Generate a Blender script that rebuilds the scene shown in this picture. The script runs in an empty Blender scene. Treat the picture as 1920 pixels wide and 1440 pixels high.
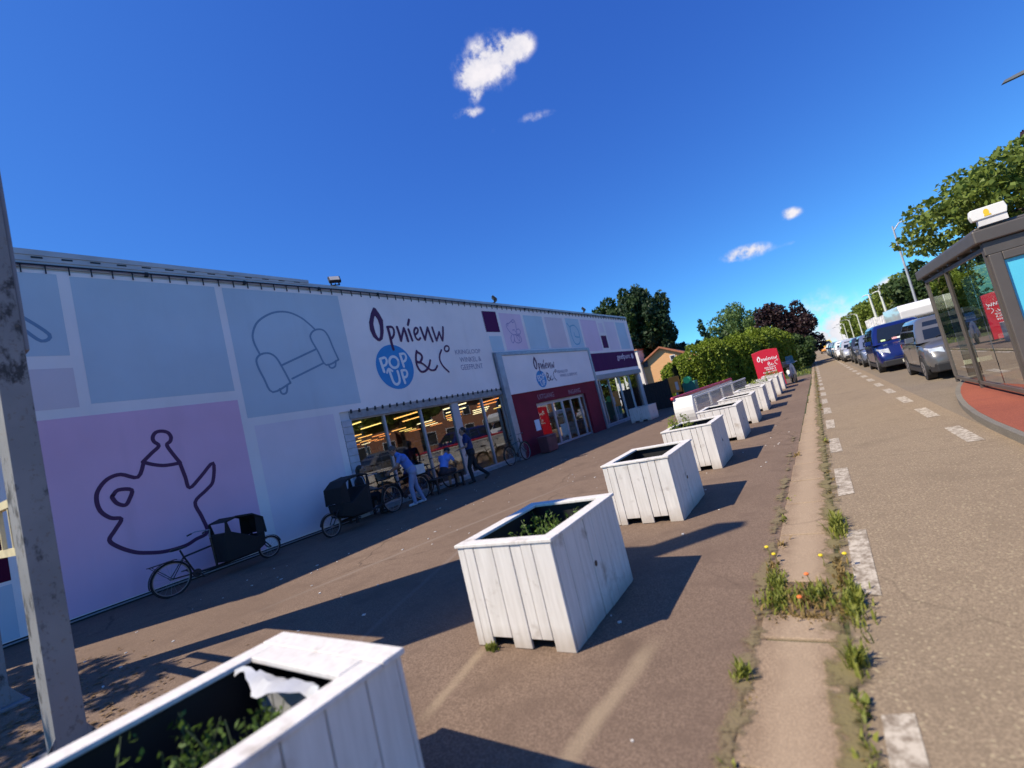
import bpy, bmesh, math, random
import numpy as np
from mathutils import Vector, Matrix, Quaternion
sc = bpy.context.scene
COL = sc.collection
R = math.radians
PI = math.pi

# ------------------------------------------------------------------ helpers
class MB:
    """collects faces and links them as one mesh object"""
    def __init__(s):
        s.v = []; s.f = []; s.m = []
    def add(s, vs, fs, m=0):
        b = len(s.v)
        s.v += [tuple(p) for p in vs]
        s.f += [tuple(i + b for i in f) for f in fs]
        s.m += [m] * len(fs)
    def quad(s, a, b, c, d, m=0):
        s.add([a, b, c, d], [(0, 1, 2, 3)], m)
    def box(s, c, d, m=0, rz=0, M=None, taper=1.0):
        hx, hy, hz = d[0] / 2, d[1] / 2, d[2] / 2
        P = []
        for z in (-1, 1):
            k = taper if z < 0 else 1
            for x, y in ((-1, -1), (1, -1), (1, 1), (-1, 1)):
                p = Vector((x * hx * k, y * hy * k, z * hz))
                if M is not None: p = M @ p
                elif rz: p = Matrix.Rotation(rz, 3, 'Z') @ p
                P.append(p + Vector(c))
        s.add(P, [(3, 2, 1, 0), (4, 5, 6, 7), (0, 1, 5, 4), (1, 2, 6, 5), (2, 3, 7, 6), (3, 0, 4, 7)], m)
    def bb(s, x0, x1, y0, y1, z0, z1, m=0):
        s.box(((x0 + x1) / 2, (y0 + y1) / 2, (z0 + z1) / 2), (abs(x1 - x0), abs(y1 - y0), abs(z1 - z0)), m)
    def hexa(s, P, m=0):
        s.add(P, [(3, 2, 1, 0), (4, 5, 6, 7), (0, 1, 5, 4), (1, 2, 6, 5), (2, 3, 7, 6), (3, 0, 4, 7)], m)
    def loft(s, rings, m=0, cap=True, closed=True):
        n = len(rings[0]); V = []; F = []
        for r in rings: V += [tuple(p) for p in r]
        for i in range(len(rings) - 1):
            for j in range(n if closed else n - 1):
                k = (j + 1) % n
                F.append((i * n + j, i * n + k, (i + 1) * n + k, (i + 1) * n + j))
        if cap and closed:
            F.append(tuple(range(n - 1, -1, -1)))
            F.append(tuple((len(rings) - 1) * n + j for j in range(n)))
        s.add(V, F, m)
    def tube(s, path, r, n=8, m=0, cap=True, closed=False):
        P = [Vector(p) for p in path]
        if not isinstance(r, (list, tuple)): r = [r] * len(P)
        rings = []; up = None
        for i, p in enumerate(P):
            if closed:
                t = P[(i + 1) % len(P)] - P[i - 1]
            else:
                t = P[min(i + 1, len(P) - 1)] - P[max(i - 1, 0)]
            if t.length < 1e-9: t = Vector((0, 0, 1))
            t.normalize()
            if up is None:
                up = Vector((0, 0, 1)) if abs(t.z) < .9 else Vector((1, 0, 0))
            a = up - t * up.dot(t)
            if a.length < 1e-4:
                a = t.orthogonal()
            a.normalize(); up = a
            b = t.cross(a)
            rings.append([p + a * (math.cos(2 * PI * k / n) * r[i]) + b * (math.sin(2 * PI * k / n) * r[i]) for k in range(n)])
        if closed: rings.append(rings[0])
        s.loft(rings, m, cap and not closed)
    def cyl(s, c, r, h, n=20, m=0, r2=None, axis='Z'):
        r2 = r if r2 is None else r2
        A = {'Z': lambda a, q, t: (a, q, t), 'X': lambda a, q, t: (t, a, q), 'Y': lambda a, q, t: (q, t, a)}[axis]
        rings = []
        for t, rr in ((0, r), (h, r2)):
            rings.append([Vector(c) + Vector(A(rr * math.cos(2 * PI * k / n), rr * math.sin(2 * PI * k / n), t)) for k in range(n)])
        s.loft(rings, m)
    def sphere(s, c, r, m=0, nu=12, nv=8, sx=1, sy=1, sz=1, M=None):
        rings = []
        for i in range(nv + 1):
            a = -PI / 2 + PI * i / nv
            a = max(-PI / 2 + .02, min(PI / 2 - .02, a))
            ring = []
            for k in range(nu):
                p = Vector((sx * r * math.cos(a) * math.cos(2 * PI * k / nu), sy * r * math.cos(a) * math.sin(2 * PI * k / nu), sz * r * math.sin(a)))
                if M is not None: p = M @ p
                ring.append(p + Vector(c))
            rings.append(ring)
        s.loft(rings, m)
    def capsule(s, p, q, r0, r1, m=0, n=12):
        p, q = Vector(p), Vector(q); t = q - p
        L = t.length
        if L < 1e-6: t = Vector((0, 0, 1)); L = 1e-6
        t = t.normalized(); a = t.orthogonal().normalized(); b = t.cross(a)
        rings = []
        for k in range(4):
            an = -PI / 2 + .05 + (PI / 2 - .05) * k / 3
            rings.append([p + t * (r0 * math.sin(an)) + (a * math.cos(2 * PI * j / n) + b * math.sin(2 * PI * j / n)) * (r0 * math.cos(an)) for j in range(n)])
        for k in range(4):
            an = (PI / 2 - .05) * k / 3
            rings.append([q + t * (r1 * math.sin(an)) + (a * math.cos(2 * PI * j / n) + b * math.sin(2 * PI * j / n)) * (r1 * math.cos(an)) for j in range(n)])
        s.loft(rings, m)
    def ribbon(s, pts, w, to3, m=0, cap=True):
        """flat stroke of width w through 2D points, mapped to 3D by to3(u, v)"""
        P = [Vector(p) for p in pts]
        if len(P) > 2: P = smooth2(P)
        L, Rr = [], []
        for i, p in enumerate(P):
            t = P[min(i + 1, len(P) - 1)] - P[max(i - 1, 0)]
            if t.length < 1e-9: t = Vector((1, 0))
            t.normalize(); nn = Vector((-t.y, t.x)) * (w / 2)
            L.append(p + nn); Rr.append(p - nn)
        V = [to3(*p) for p in L] + [to3(*p) for p in Rr]
        n = len(P)
        s.add(V, [(i, i + n, i + n + 1, i + 1) for i in range(n - 1)], m)
        if cap:
            for p in (P[0], P[-1]):
                V = [to3(p.x + math.cos(2 * PI * k / 10) * w / 2, p.y + math.sin(2 * PI * k / 10) * w / 2, .0006) for k in range(10)]
                s.add(V, [tuple(range(10))], m)
    def build(s, name, mats, parent=None, smooth=False, bevel=0, loc=None, rz=0, seg=2):
        me = bpy.data.meshes.new(name)
        me.from_pydata(s.v, [], s.f)
        if not isinstance(mats, (list, tuple)): mats = [mats]
        for mm in mats: me.materials.append(mm)
        me.polygons.foreach_set('material_index', s.m)
        bm = bmesh.new(); bm.from_mesh(me)
        bmesh.ops.recalc_face_normals(bm, faces=bm.faces)
        bm.to_mesh(me); bm.free()
        if smooth:
            me.polygons.foreach_set('use_smooth', [True] * len(me.polygons))
            try: me.set_sharp_from_angle(angle=R(40))
            except Exception: pass
        o = bpy.data.objects.new(name, me); COL.objects.link(o)
        if parent is not None: o.parent = parent
        if loc is not None: o.location = loc
        if rz: o.rotation_euler.z = rz
        if bevel:
            b = o.modifiers.new('bevel', 'BEVEL'); b.width = bevel; b.segments = seg; b.limit_method = 'ANGLE'; b.angle_limit = R(35)
        return o

def smooth2(P, k=4):
    out = []
    n = len(P)
    for i in range(n - 1):
        p0 = P[max(i - 1, 0)]; p1 = P[i]; p2 = P[i + 1]; p3 = P[min(i + 2, n - 1)]
        for j in range(k):
            t = j / k
            out.append(.5 * ((2 * p1) + (p2 - p0) * t + (2 * p0 - 5 * p1 + 4 * p2 - p3) * t * t + (-p0 + 3 * p1 - 3 * p2 + p3) * t ** 3))
    out.append(P[-1])
    return out

def tag(o, label=None, cat=None, group=None, kind=None):
    if label: o['label'] = label
    if cat: o['category'] = cat
    if group: o['group'] = group
    if kind: o['kind'] = kind
    return o
def thing(name, label, cat, loc=(0, 0, 0), rz=0, group=None):
    o = bpy.data.objects.new(name, None); COL.objects.link(o)
    o.empty_display_size = .2
    o.location = loc; o.rotation_euler = (0, 0, rz)
    return tag(o, label, cat, group)
def copy_tree(o, parent=None):
    c = o.copy(); COL.objects.link(c)
    if parent is not None: c.parent = parent
    for ch in list(o.children): copy_tree(ch, c)
    return c

# ------------------------------------------------------------------ materials
def N(nt, t, **kw):
    n = nt.nodes.new(t)
    for k, v in kw.items():
        if k.startswith('i_'):
            n.inputs[k[2:].replace('_', ' ')].default_value = v
        else: setattr(n, k, v)
    return n
def newmat(name):
    m = bpy.data.materials.new(name); m.use_nodes = True
    nt = m.node_tree
    return m, nt, nt.nodes['Principled BSDF'], nt.nodes['Material Output']
def c4(c): return (c[0], c[1], c[2], 1)
def sc3(c, k): return (min(1, c[0] * k), min(1, c[1] * k), min(1, c[2] * k))
def noise(nt, scale, detail=4, coord='Object', rough=.55, stretch=None):
    tc = nt.nodes.new('ShaderNodeTexCoord')
    n = nt.nodes.new('ShaderNodeTexNoise')
    n.inputs['Scale'].default_value = scale; n.inputs['Detail'].default_value = detail; n.inputs['Roughness'].default_value = rough
    if coord == 'World':
        tc = nt.nodes.new('ShaderNodeNewGeometry'); coord = 'Position'
    if stretch:
        mp = nt.nodes.new('ShaderNodeMapping'); mp.inputs['Scale'].default_value = stretch
        nt.links.new(tc.outputs[coord], mp.inputs[0]); nt.links.new(mp.outputs[0], n.inputs['Vector'])
    else:
        nt.links.new(tc.outputs[coord], n.inputs['Vector'])
    return n.outputs['Fac']
def ramp(nt, fac, a, b, ca=(0, 0, 0), cb=(1, 1, 1)):
    r = nt.nodes.new('ShaderNodeValToRGB')
    r.color_ramp.elements[0].position = a; r.color_ramp.elements[1].position = b
    r.color_ramp.elements[0].color = c4(ca); r.color_ramp.elements[1].color = c4(cb)
    nt.links.new(fac, r.inputs[0])
    return r.outputs[0]
def mixc(nt, fac, a, b):
    m = nt.nodes.new('ShaderNodeMix'); m.data_type = 'RGBA'
    for sock, val in ((m.inputs[0], fac), (m.inputs[6], a), (m.inputs[7], b)):
        if hasattr(val, 'default_value'): nt.links.new(val, sock)
        elif isinstance(val, (tuple, list)): sock.default_value = c4(val)
        else: sock.default_value = val
    return m.outputs[2]
def math_(nt, op, a, b=0.0, c=None, clamp=False):
    m = nt.nodes.new('ShaderNodeMath'); m.operation = op; m.use_clamp = clamp
    for i, val in enumerate((a, b, c)):
        if val is None: continue
        if hasattr(val, 'default_value'): nt.links.new(val, m.inputs[i])
        else: m.inputs[i].default_value = val
    return m.outputs[0]
def bump(nt, bs, h, strength=.3, dist=.02):
    b = nt.nodes.new('ShaderNodeBump'); b.inputs['Strength'].default_value = strength; b.inputs['Distance'].default_value = dist
    nt.links.new(h, b.inputs['Height']); nt.links.new(b.outputs[0], bs.inputs['Normal'])
MATS = {}
def pm(name, col, rough=.6, metal=0, ns=3.0, na=.12, bs=0, bsc=40, spec=.5, coat=0, stretch=None):
    if name in MATS: return MATS[name]
    m, nt, b, o = newmat(name)
    if na:
        f = noise(nt, ns, 5, stretch=stretch)
        cc = mixc(nt, ramp(nt, f, .3, .7), sc3(col, 1 - na), sc3(col, 1 + na))
        nt.links.new(cc, b.inputs['Base Color'])
    else: b.inputs['Base Color'].default_value = c4(col)
    b.inputs['Roughness'].default_value = rough; b.inputs['Metallic'].default_value = metal
    b.inputs['Specular IOR Level'].default_value = spec
    if coat: b.inputs['Coat Weight'].default_value = coat
    if bs: bump(nt, b, noise(nt, bsc, 4), bs, .01)
    MATS[name] = m
    return m
def emat(name, col, st):
    m, nt, b, o = newmat(name)
    b.inputs['Base Color'].default_value = c4(col)
    b.inputs['Emission Color'].default_value = c4(col); b.inputs['Emission Strength'].default_value = st
    return m
def glassmat(name, tint, refl, rough=.0):
    """window pane: partly mirror, partly clear"""
    m, nt, b, o = newmat(name)
    nt.nodes.remove(b)
    t = nt.nodes.new('ShaderNodeBsdfTransparent'); t.inputs[0].default_value = c4(tint)
    g = nt.nodes.new('ShaderNodeBsdfGlossy'); g.inputs['Roughness'].default_value = rough; g.inputs[0].default_value = (.95, .97, 1, 1)
    lw = nt.nodes.new('ShaderNodeLayerWeight'); lw.inputs[0].default_value = .35
    f = math_(nt, 'ADD', math_(nt, 'MULTIPLY', lw.outputs['Fresnel'], .6), refl, clamp=True)
    mx = nt.nodes.new('ShaderNodeMixShader')
    nt.links.new(f, mx.inputs[0]); nt.links.new(t.outputs[0], mx.inputs[1]); nt.links.new(g.outputs[0], mx.inputs[2])
    nt.links.new(mx.outputs[0], o.inputs[0])
    return m
def leafmat(name, c1, c2, trans=.25):
    m, nt, b, o = newmat(name)
    g = nt.nodes.new('ShaderNodeNewGeometry')
    n = noise(nt, .6, 3)
    f = math_(nt, 'ADD', math_(nt, 'MULTIPLY', g.outputs['Random Per Island'], .6), math_(nt, 'MULTIPLY', n, .5), clamp=True)
    cc = mixc(nt, f, c1, c2)
    nt.links.new(cc, b.inputs['Base Color'])
    b.inputs['Roughness'].default_value = .55
    b.inputs['Specular IOR Level'].default_value = .3
    tr = nt.nodes.new('ShaderNodeBsdfTranslucent'); nt.links.new(cc, tr.inputs[0])
    mx = nt.nodes.new('ShaderNodeMixShader'); mx.inputs[0].default_value = trans
    nt.links.new(b.outputs[0], mx.inputs[1]); nt.links.new(tr.outputs[0], mx.inputs[2]); nt.links.new(mx.outputs[0], o.inputs[0])
    return m

# ------------------------------------------------------------------ camera
Rr = (0.80847, 0.53847, -0.23754); Ru = (0.23999, 0.0669, 0.96847); Rf = (-0.53738, 0.83998, 0.07514)
CAMZ = 1.6
cam = bpy.data.cameras.new('camera'); co = bpy.data.objects.new('camera', cam); COL.objects.link(co)
M = Matrix(((Rr[0], Ru[0], -Rf[0], 0), (Rr[1], Ru[1], -Rf[1], 0), (Rr[2], Ru[2], -Rf[2], CAMZ), (0, 0, 0, 1)))
co.matrix_world = M
cam.sensor_width = 36; cam.lens = 36 * 878.37 / 1920; cam.clip_start = .05; cam.clip_end = 3000
cam.dof.use_dof = True; cam.dof.focus_distance = 8.0; cam.dof.aperture_fstop = .95
sc.camera = co

# ------------------------------------------------------------------ light
SUN = Vector((-.61, -.66, 1)).normalized()
sl = bpy.data.lights.new('sun', 'SUN'); sl.energy = 5.0; sl.angle = R(.5); sl.color = (1, .89, .72)
so = bpy.data.objects.new('sun', sl); COL.objects.link(so)
so.rotation_euler = (-SUN).to_track_quat('-Z', 'Y').to_euler()
W = bpy.data.worlds.new('World'); sc.world = W; W.use_nodes = True
nt = W.node_tree
bg = nt.nodes['Background']
sky = nt.nodes.new('ShaderNodeTexSky'); sky.sky_type = 'NISHITA'; sky.sun_disc = False
sky.sun_elevation = math.asin(SUN.z); sky.sun_rotation = math.atan2(SUN.x, SUN.y)
sky.altitude = 0; sky.air_density = .5; sky.dust_density = .1; sky.ozone_density = 6.0
sp = nt.nodes.new('ShaderNodeSeparateColor'); nt.links.new(sky.outputs[0], sp.inputs[0])
cbn = nt.nodes.new('ShaderNodeCombineColor')
nt.links.new(math_(nt, 'MULTIPLY', sp.outputs[0], .64), cbn.inputs[0])
nt.links.new(math_(nt, 'MULTIPLY', sp.outputs[1], 1.25), cbn.inputs[1])
nt.links.new(math_(nt, 'MULTIPLY', math_(nt, 'POWER', sp.outputs[2], .6), 2.75), cbn.inputs[2])
skycol = cbn.outputs[0]
CLOUDS = [((-0.3338, 0.7091, 0.621), (16.49, 6.447, 1.502), (-4.164, 15.222, -19.619), 1), ((-0.2893, 0.7242, 0.626), (30.181, 12.499, -0.512), (-12.789, 29.252, -39.753), 1), ((-0.3761, 0.6989, 0.6083), (31.873, 16.157, 1.144), (-14.526, 31.884, -45.616), 0.95), ((-0.383, 0.7135, 0.5867), (52.744, 10.651, 21.476), (14.835, 64.031, -68.189), 0.75), ((-0.409, 0.7148, 0.5673), (31.474, 19.141, -1.424), (-31.084, 45.209, -79.381), 0.75), ((-0.3128, 0.7847, 0.5352), (24.564, 11.061, -1.858), (-25.268, 43.036, -77.864), 0.42), ((-0.3784, 0.7512, 0.5408), (25.519, -5.883, 26.03), (50.652, 52.688, -37.748), 0.16), ((-0.3712, 0.6804, 0.6319), (29.831, 12.958, 3.573), (-16.805, 58.889, -73.279), 0.3), ((-0.059, 0.9784, 0.1982), (24.63, 1.946, -2.273), (-7.501, 13.643, -69.592), 0.95), ((0.025, 0.9716, 0.2353), (51.722, 0.54, -7.731), (-13.993, 22.646, -92.033), 0.8), ((0.1199, 0.9912, 0.0562), (50.678, -5.349, -13.754), (-9.635, 3.249, -36.765), 0.95), ((0.0304, 0.999, 0.0341), (14.742, -0.397, -1.501), (-1.708, 0.63, -16.941), 0.62), ((0.0217, 0.9996, 0.0152), (23.46, -0.48, -1.959), (-3.957, 0.811, -47.592), 0.6), ((0.0094, 0.9822, 0.1877), (54.992, -0.088, -2.291), (-6.792, 31.456, -164.266), 0.2)]
tc = nt.nodes.new('ShaderNodeTexCoord')
nz = nt.nodes.new('ShaderNodeTexNoise'); nz.inputs['Scale'].default_value = 24; nz.inputs['Detail'].default_value = 9; nz.inputs['Roughness'].default_value = .62
mpn = nt.nodes.new('ShaderNodeMapping'); mpn.inputs['Location'].default_value = (3.13, 1.71, .42); nt.links.new(tc.outputs['Generated'], mpn.inputs[0]); nt.links.new(mpn.outputs[0], nz.inputs['Vector'])
S_ = None
for c, a, b, op in CLOUDS:
    sub = nt.nodes.new('ShaderNodeVectorMath'); sub.operation = 'SUBTRACT'; sub.inputs[1].default_value = c
    nt.links.new(tc.outputs['Generated'], sub.inputs[0])
    uv = []
    for ax in (a, b):
        d = nt.nodes.new('ShaderNodeVectorMath'); d.operation = 'DOT_PRODUCT'; d.inputs[1].default_value = ax
        nt.links.new(sub.outputs[0], d.inputs[0]); uv.append(d.outputs['Value'])
    r2 = math_(nt, 'ADD', math_(nt, 'MULTIPLY', uv[0], uv[0]), math_(nt, 'MULTIPLY', uv[1], uv[1]))
    g = math_(nt, 'MULTIPLY', math_(nt, 'EXPONENT', math_(nt, 'MULTIPLY', math_(nt, 'POWER', r2, 1.3), -1.1)), op)
    S_ = g if S_ is None else math_(nt, 'ADD', S_, g)
f_ = math_(nt, 'MULTIPLY', S_, math_(nt, 'ADD', math_(nt, 'MULTIPLY', math_(nt, 'SUBTRACT', nz.outputs['Fac'], .5), 4.2), .92))
mr = nt.nodes.new('ShaderNodeMapRange'); mr.interpolation_type = 'SMOOTHSTEP'
mr.inputs['From Min'].default_value = .14; mr.inputs['From Max'].default_value = .95; mr.inputs['To Max'].default_value = .97
nt.links.new(f_, mr.inputs[0]); dens = mr.outputs[0]
cl = mixc(nt, dens, skycol, mixc(nt, ramp(nt, nz.outputs['Fac'], .38, .62), (4.9, 4.9, 5.5), (6.4, 6.1, 6.3)))
nt.links.new(cl, bg.inputs[0]); bg.inputs[1].default_value = .115
sc.view_settings.view_transform = 'Standard'; sc.view_settings.look = 'None'; sc.view_settings.exposure = .4; sc.view_settings.gamma = 1
sc.cycles.max_bounces = 6; sc.cycles.transparent_max_bounces = 12
ART = {'O_out':[(7.717,6.039),(7.581,5.844),(7.436,5.54),(7.412,5.291),(7.471,5.081),(7.603,4.948),(7.687,4.936),(7.808,5.003),(7.91,5.243),(7.981,5.627),(7.895,5.842),(7.793,6.017)],'O_in':[(7.696,5.752),(7.645,5.644),(7.589,5.505),(7.582,5.367),(7.595,5.192),(7.646,5.055),(7.678,5.034),(7.722,5.092),(7.773,5.243),(7.806,5.445),(7.782,5.635),(7.724,5.748)],'name':[(0.062,[(8.101,5.398),(8.114,5.141),(8.114,4.858),(8.13,4.666)]),(0.049,[(8.077,5.397),(8.262,5.405),(8.32,5.296),(8.264,5.127),(8.132,5.012),(8.103,5.064)]),(0.059,[(8.474,5.402),(8.502,5.192),(8.514,4.95)]),(0.049,[(8.514,4.95),(8.645,5.192),(8.742,5.365)]),(0.059,[(8.742,5.365),(8.784,5.165),(8.8,4.931)]),(0.056,[(8.928,5.326),(8.958,5.138),(8.987,4.95)]),(0.056,[(9.048,5.665),(8.997,5.569),(8.951,5.487)]),(0.046,[(9.16,5.137),(9.297,5.232),(9.342,5.342),(9.259,5.388),(9.158,5.273),(9.152,5.11),(9.195,5.001),(9.281,4.968),(9.363,5.032)]),(0.056,[(9.477,5.398),(9.514,5.191),(9.555,4.97)]),(0.049,[(9.555,4.97),(9.681,5.191),(9.798,5.401)]),(0.056,[(9.798,5.401),(9.835,5.163),(9.891,4.904)]),(0.052,[(10.018,5.404),(10.045,5.191),(10.088,4.93)]),(0.046,[(10.088,4.93),(10.197,5.077),(10.307,5.248)]),(0.046,[(10.307,5.248),(10.33,5.076),(10.367,4.926)]),(0.052,[(10.374,4.926),(10.481,5.191),(10.546,5.423)]),(0.049,[(9.067,4.585),(8.972,4.361),(8.942,4.097),(9.048,3.883),(9.238,3.883),(9.435,4.014),(9.574,4.239)]),(0.052,[(9.057,4.551),(9.205,4.473),(9.238,4.35),(9.108,4.2),(8.997,4.205)]),(0.042,[(9.002,4.221),(9.209,4.135),(9.375,3.991),(9.523,3.894),(9.705,3.902),(9.837,4.032)]),(0.042,[(10.214,4.586),(10.069,4.399),(10.027,4.204),(10.121,3.988),(10.325,3.785)]),(0.039,[(10.605,4.624),(10.573,4.573),(10.518,4.536),(10.456,4.524),(10.403,4.54),(10.373,4.579),(10.374,4.63),(10.405,4.681),(10.459,4.718),(10.521,4.73),(10.575,4.715),(10.606,4.676),(10.605,4.624)])],'popup':[(0.059,[(7.54,4.373),(7.56,4.175),(7.585,3.971)]),(0.052,[(7.547,4.378),(7.724,4.41),(7.772,4.3),(7.693,4.18),(7.562,4.15)]),(0.056,[(8.211,4.24),(8.185,4.162),(8.129,4.101),(8.055,4.07),(7.978,4.075),(7.912,4.114),(7.871,4.179),(7.862,4.258),(7.887,4.336),(7.941,4.396),(8.014,4.428),(8.092,4.425),(8.159,4.387),(8.202,4.321),(8.211,4.24)]),(0.059,[(8.343,4.505),(8.362,4.31),(8.385,4.089)]),(0.052,[(8.342,4.5),(8.512,4.506),(8.56,4.392),(8.486,4.278),(8.356,4.243)]),(0.056,[(7.779,4.038),(7.808,3.836),(7.835,3.659),(7.897,3.554),(8.001,3.545),(8.088,3.638),(8.105,3.789),(8.089,3.955)]),(0.046,[(7.686,3.932),(7.776,4.05),(7.899,3.972)]),(0.059,[(8.254,3.956),(8.263,3.764),(8.29,3.558)]),(0.052,[(8.254,3.956),(8.414,3.966),(8.459,3.865),(8.396,3.754),(8.263,3.731)])],'teapot':[[(1.362,2.539),(1.529,2.685),(1.666,2.805),(1.598,2.91),(1.594,3.003),(1.654,3.086),(1.756,3.098),(1.857,3.05),(1.898,2.949),(1.868,2.859),(1.803,2.797),(1.868,2.614),(1.974,2.384)],[(1.362,2.539),(1.496,2.462),(1.665,2.398),(1.816,2.382),(1.974,2.384)],[(1.38,2.544),(1.243,2.263),(0.991,2.378),(0.786,2.334),(0.636,2.171),(0.588,1.996),(0.616,1.78),(0.738,1.617),(0.886,1.549),(0.771,1.376),(0.669,1.224),(0.776,1.061),(0.985,0.888),(1.179,0.799),(1.455,0.722),(1.795,0.713),(2.003,0.776),(2.221,0.851),(2.173,1.187),(2.104,1.515),(2.345,1.71),(2.5,1.863),(2.566,2.251),(2.29,2.013),(2.055,1.835),(2.014,2.082),(1.964,2.4)],[(0.824,2.013),(0.918,2.095),(1.114,2.042),(1.048,1.864),(0.976,1.786),(0.868,1.852),(0.813,1.974),(0.824,2.013)]],'armchair':[[(4.015,4.68),(3.94,4.955),(3.953,5.183),(4.099,5.46),(4.354,5.653),(4.648,5.768),(4.978,5.771),(5.292,5.631),(5.504,5.434),(5.628,5.293)],[(4.635,3.877),(4.144,3.679),(4.0,4.045),(3.913,4.367),(3.926,4.547),(4.053,4.656),(4.251,4.671),(4.405,4.549),(4.524,4.238),(4.635,3.877)],[(6.135,4.421),(5.721,4.288),(5.57,4.675),(5.441,5.03),(5.474,5.181),(5.628,5.293),(5.841,5.294),(5.966,5.128),(6.047,4.763),(6.135,4.421)],[(4.525,4.355),(5.506,4.737)],[(4.703,3.98),(5.654,4.343)],[(4.334,3.742),(4.349,3.64),(4.405,3.606),(4.486,3.644),(4.539,3.816)],[(5.788,4.3),(5.823,4.216),(5.894,4.192),(5.994,4.247),(6.038,4.39)]],'lamp':[[(-0.005,5.529),(0.334,5.171),(0.214,5.046),(0.011,5.272)]],'bear':[[(14.433,5.641),(14.333,5.581),(14.31,5.482),(14.384,5.355),(14.537,5.188),(14.735,5.129),(14.914,5.188),(14.976,5.409),(15.0,5.631),(14.959,5.771),(14.879,5.814),(14.759,5.751),(14.563,5.653),(14.433,5.641)],[(14.753,5.737),(14.8,5.678),(14.918,5.71)],[(14.459,5.612),(14.402,5.513)],[(15.009,5.369),(15.132,5.39),(15.229,5.289),(15.141,5.168),(14.959,5.164)],[(14.526,5.119),(14.421,4.973),(14.43,4.835),(14.516,4.775),(14.618,4.872),(14.672,5.01),(14.664,5.109)],[(14.824,5.108),(15.082,5.103),(15.172,4.905),(15.017,4.783),(14.785,4.77),(14.657,4.852),(14.666,4.97)],[(14.84,5.068),(14.897,4.968),(14.978,4.847),(15.059,4.967),(15.002,5.068),(14.896,5.088)],[(14.675,5.337),(14.823,5.348),(14.863,5.248)]],'clock':[[(19.77,5.591),(20.133,5.626),(20.426,5.386),(20.434,4.99),(20.325,4.719),(20.03,4.603),(19.771,4.668),(19.633,4.966),(19.623,5.292),(19.683,5.531),(19.77,5.591)],[(19.445,5.735),(19.668,5.501)],[(19.937,5.233),(19.978,5.023),(20.345,4.991)]]}
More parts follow.
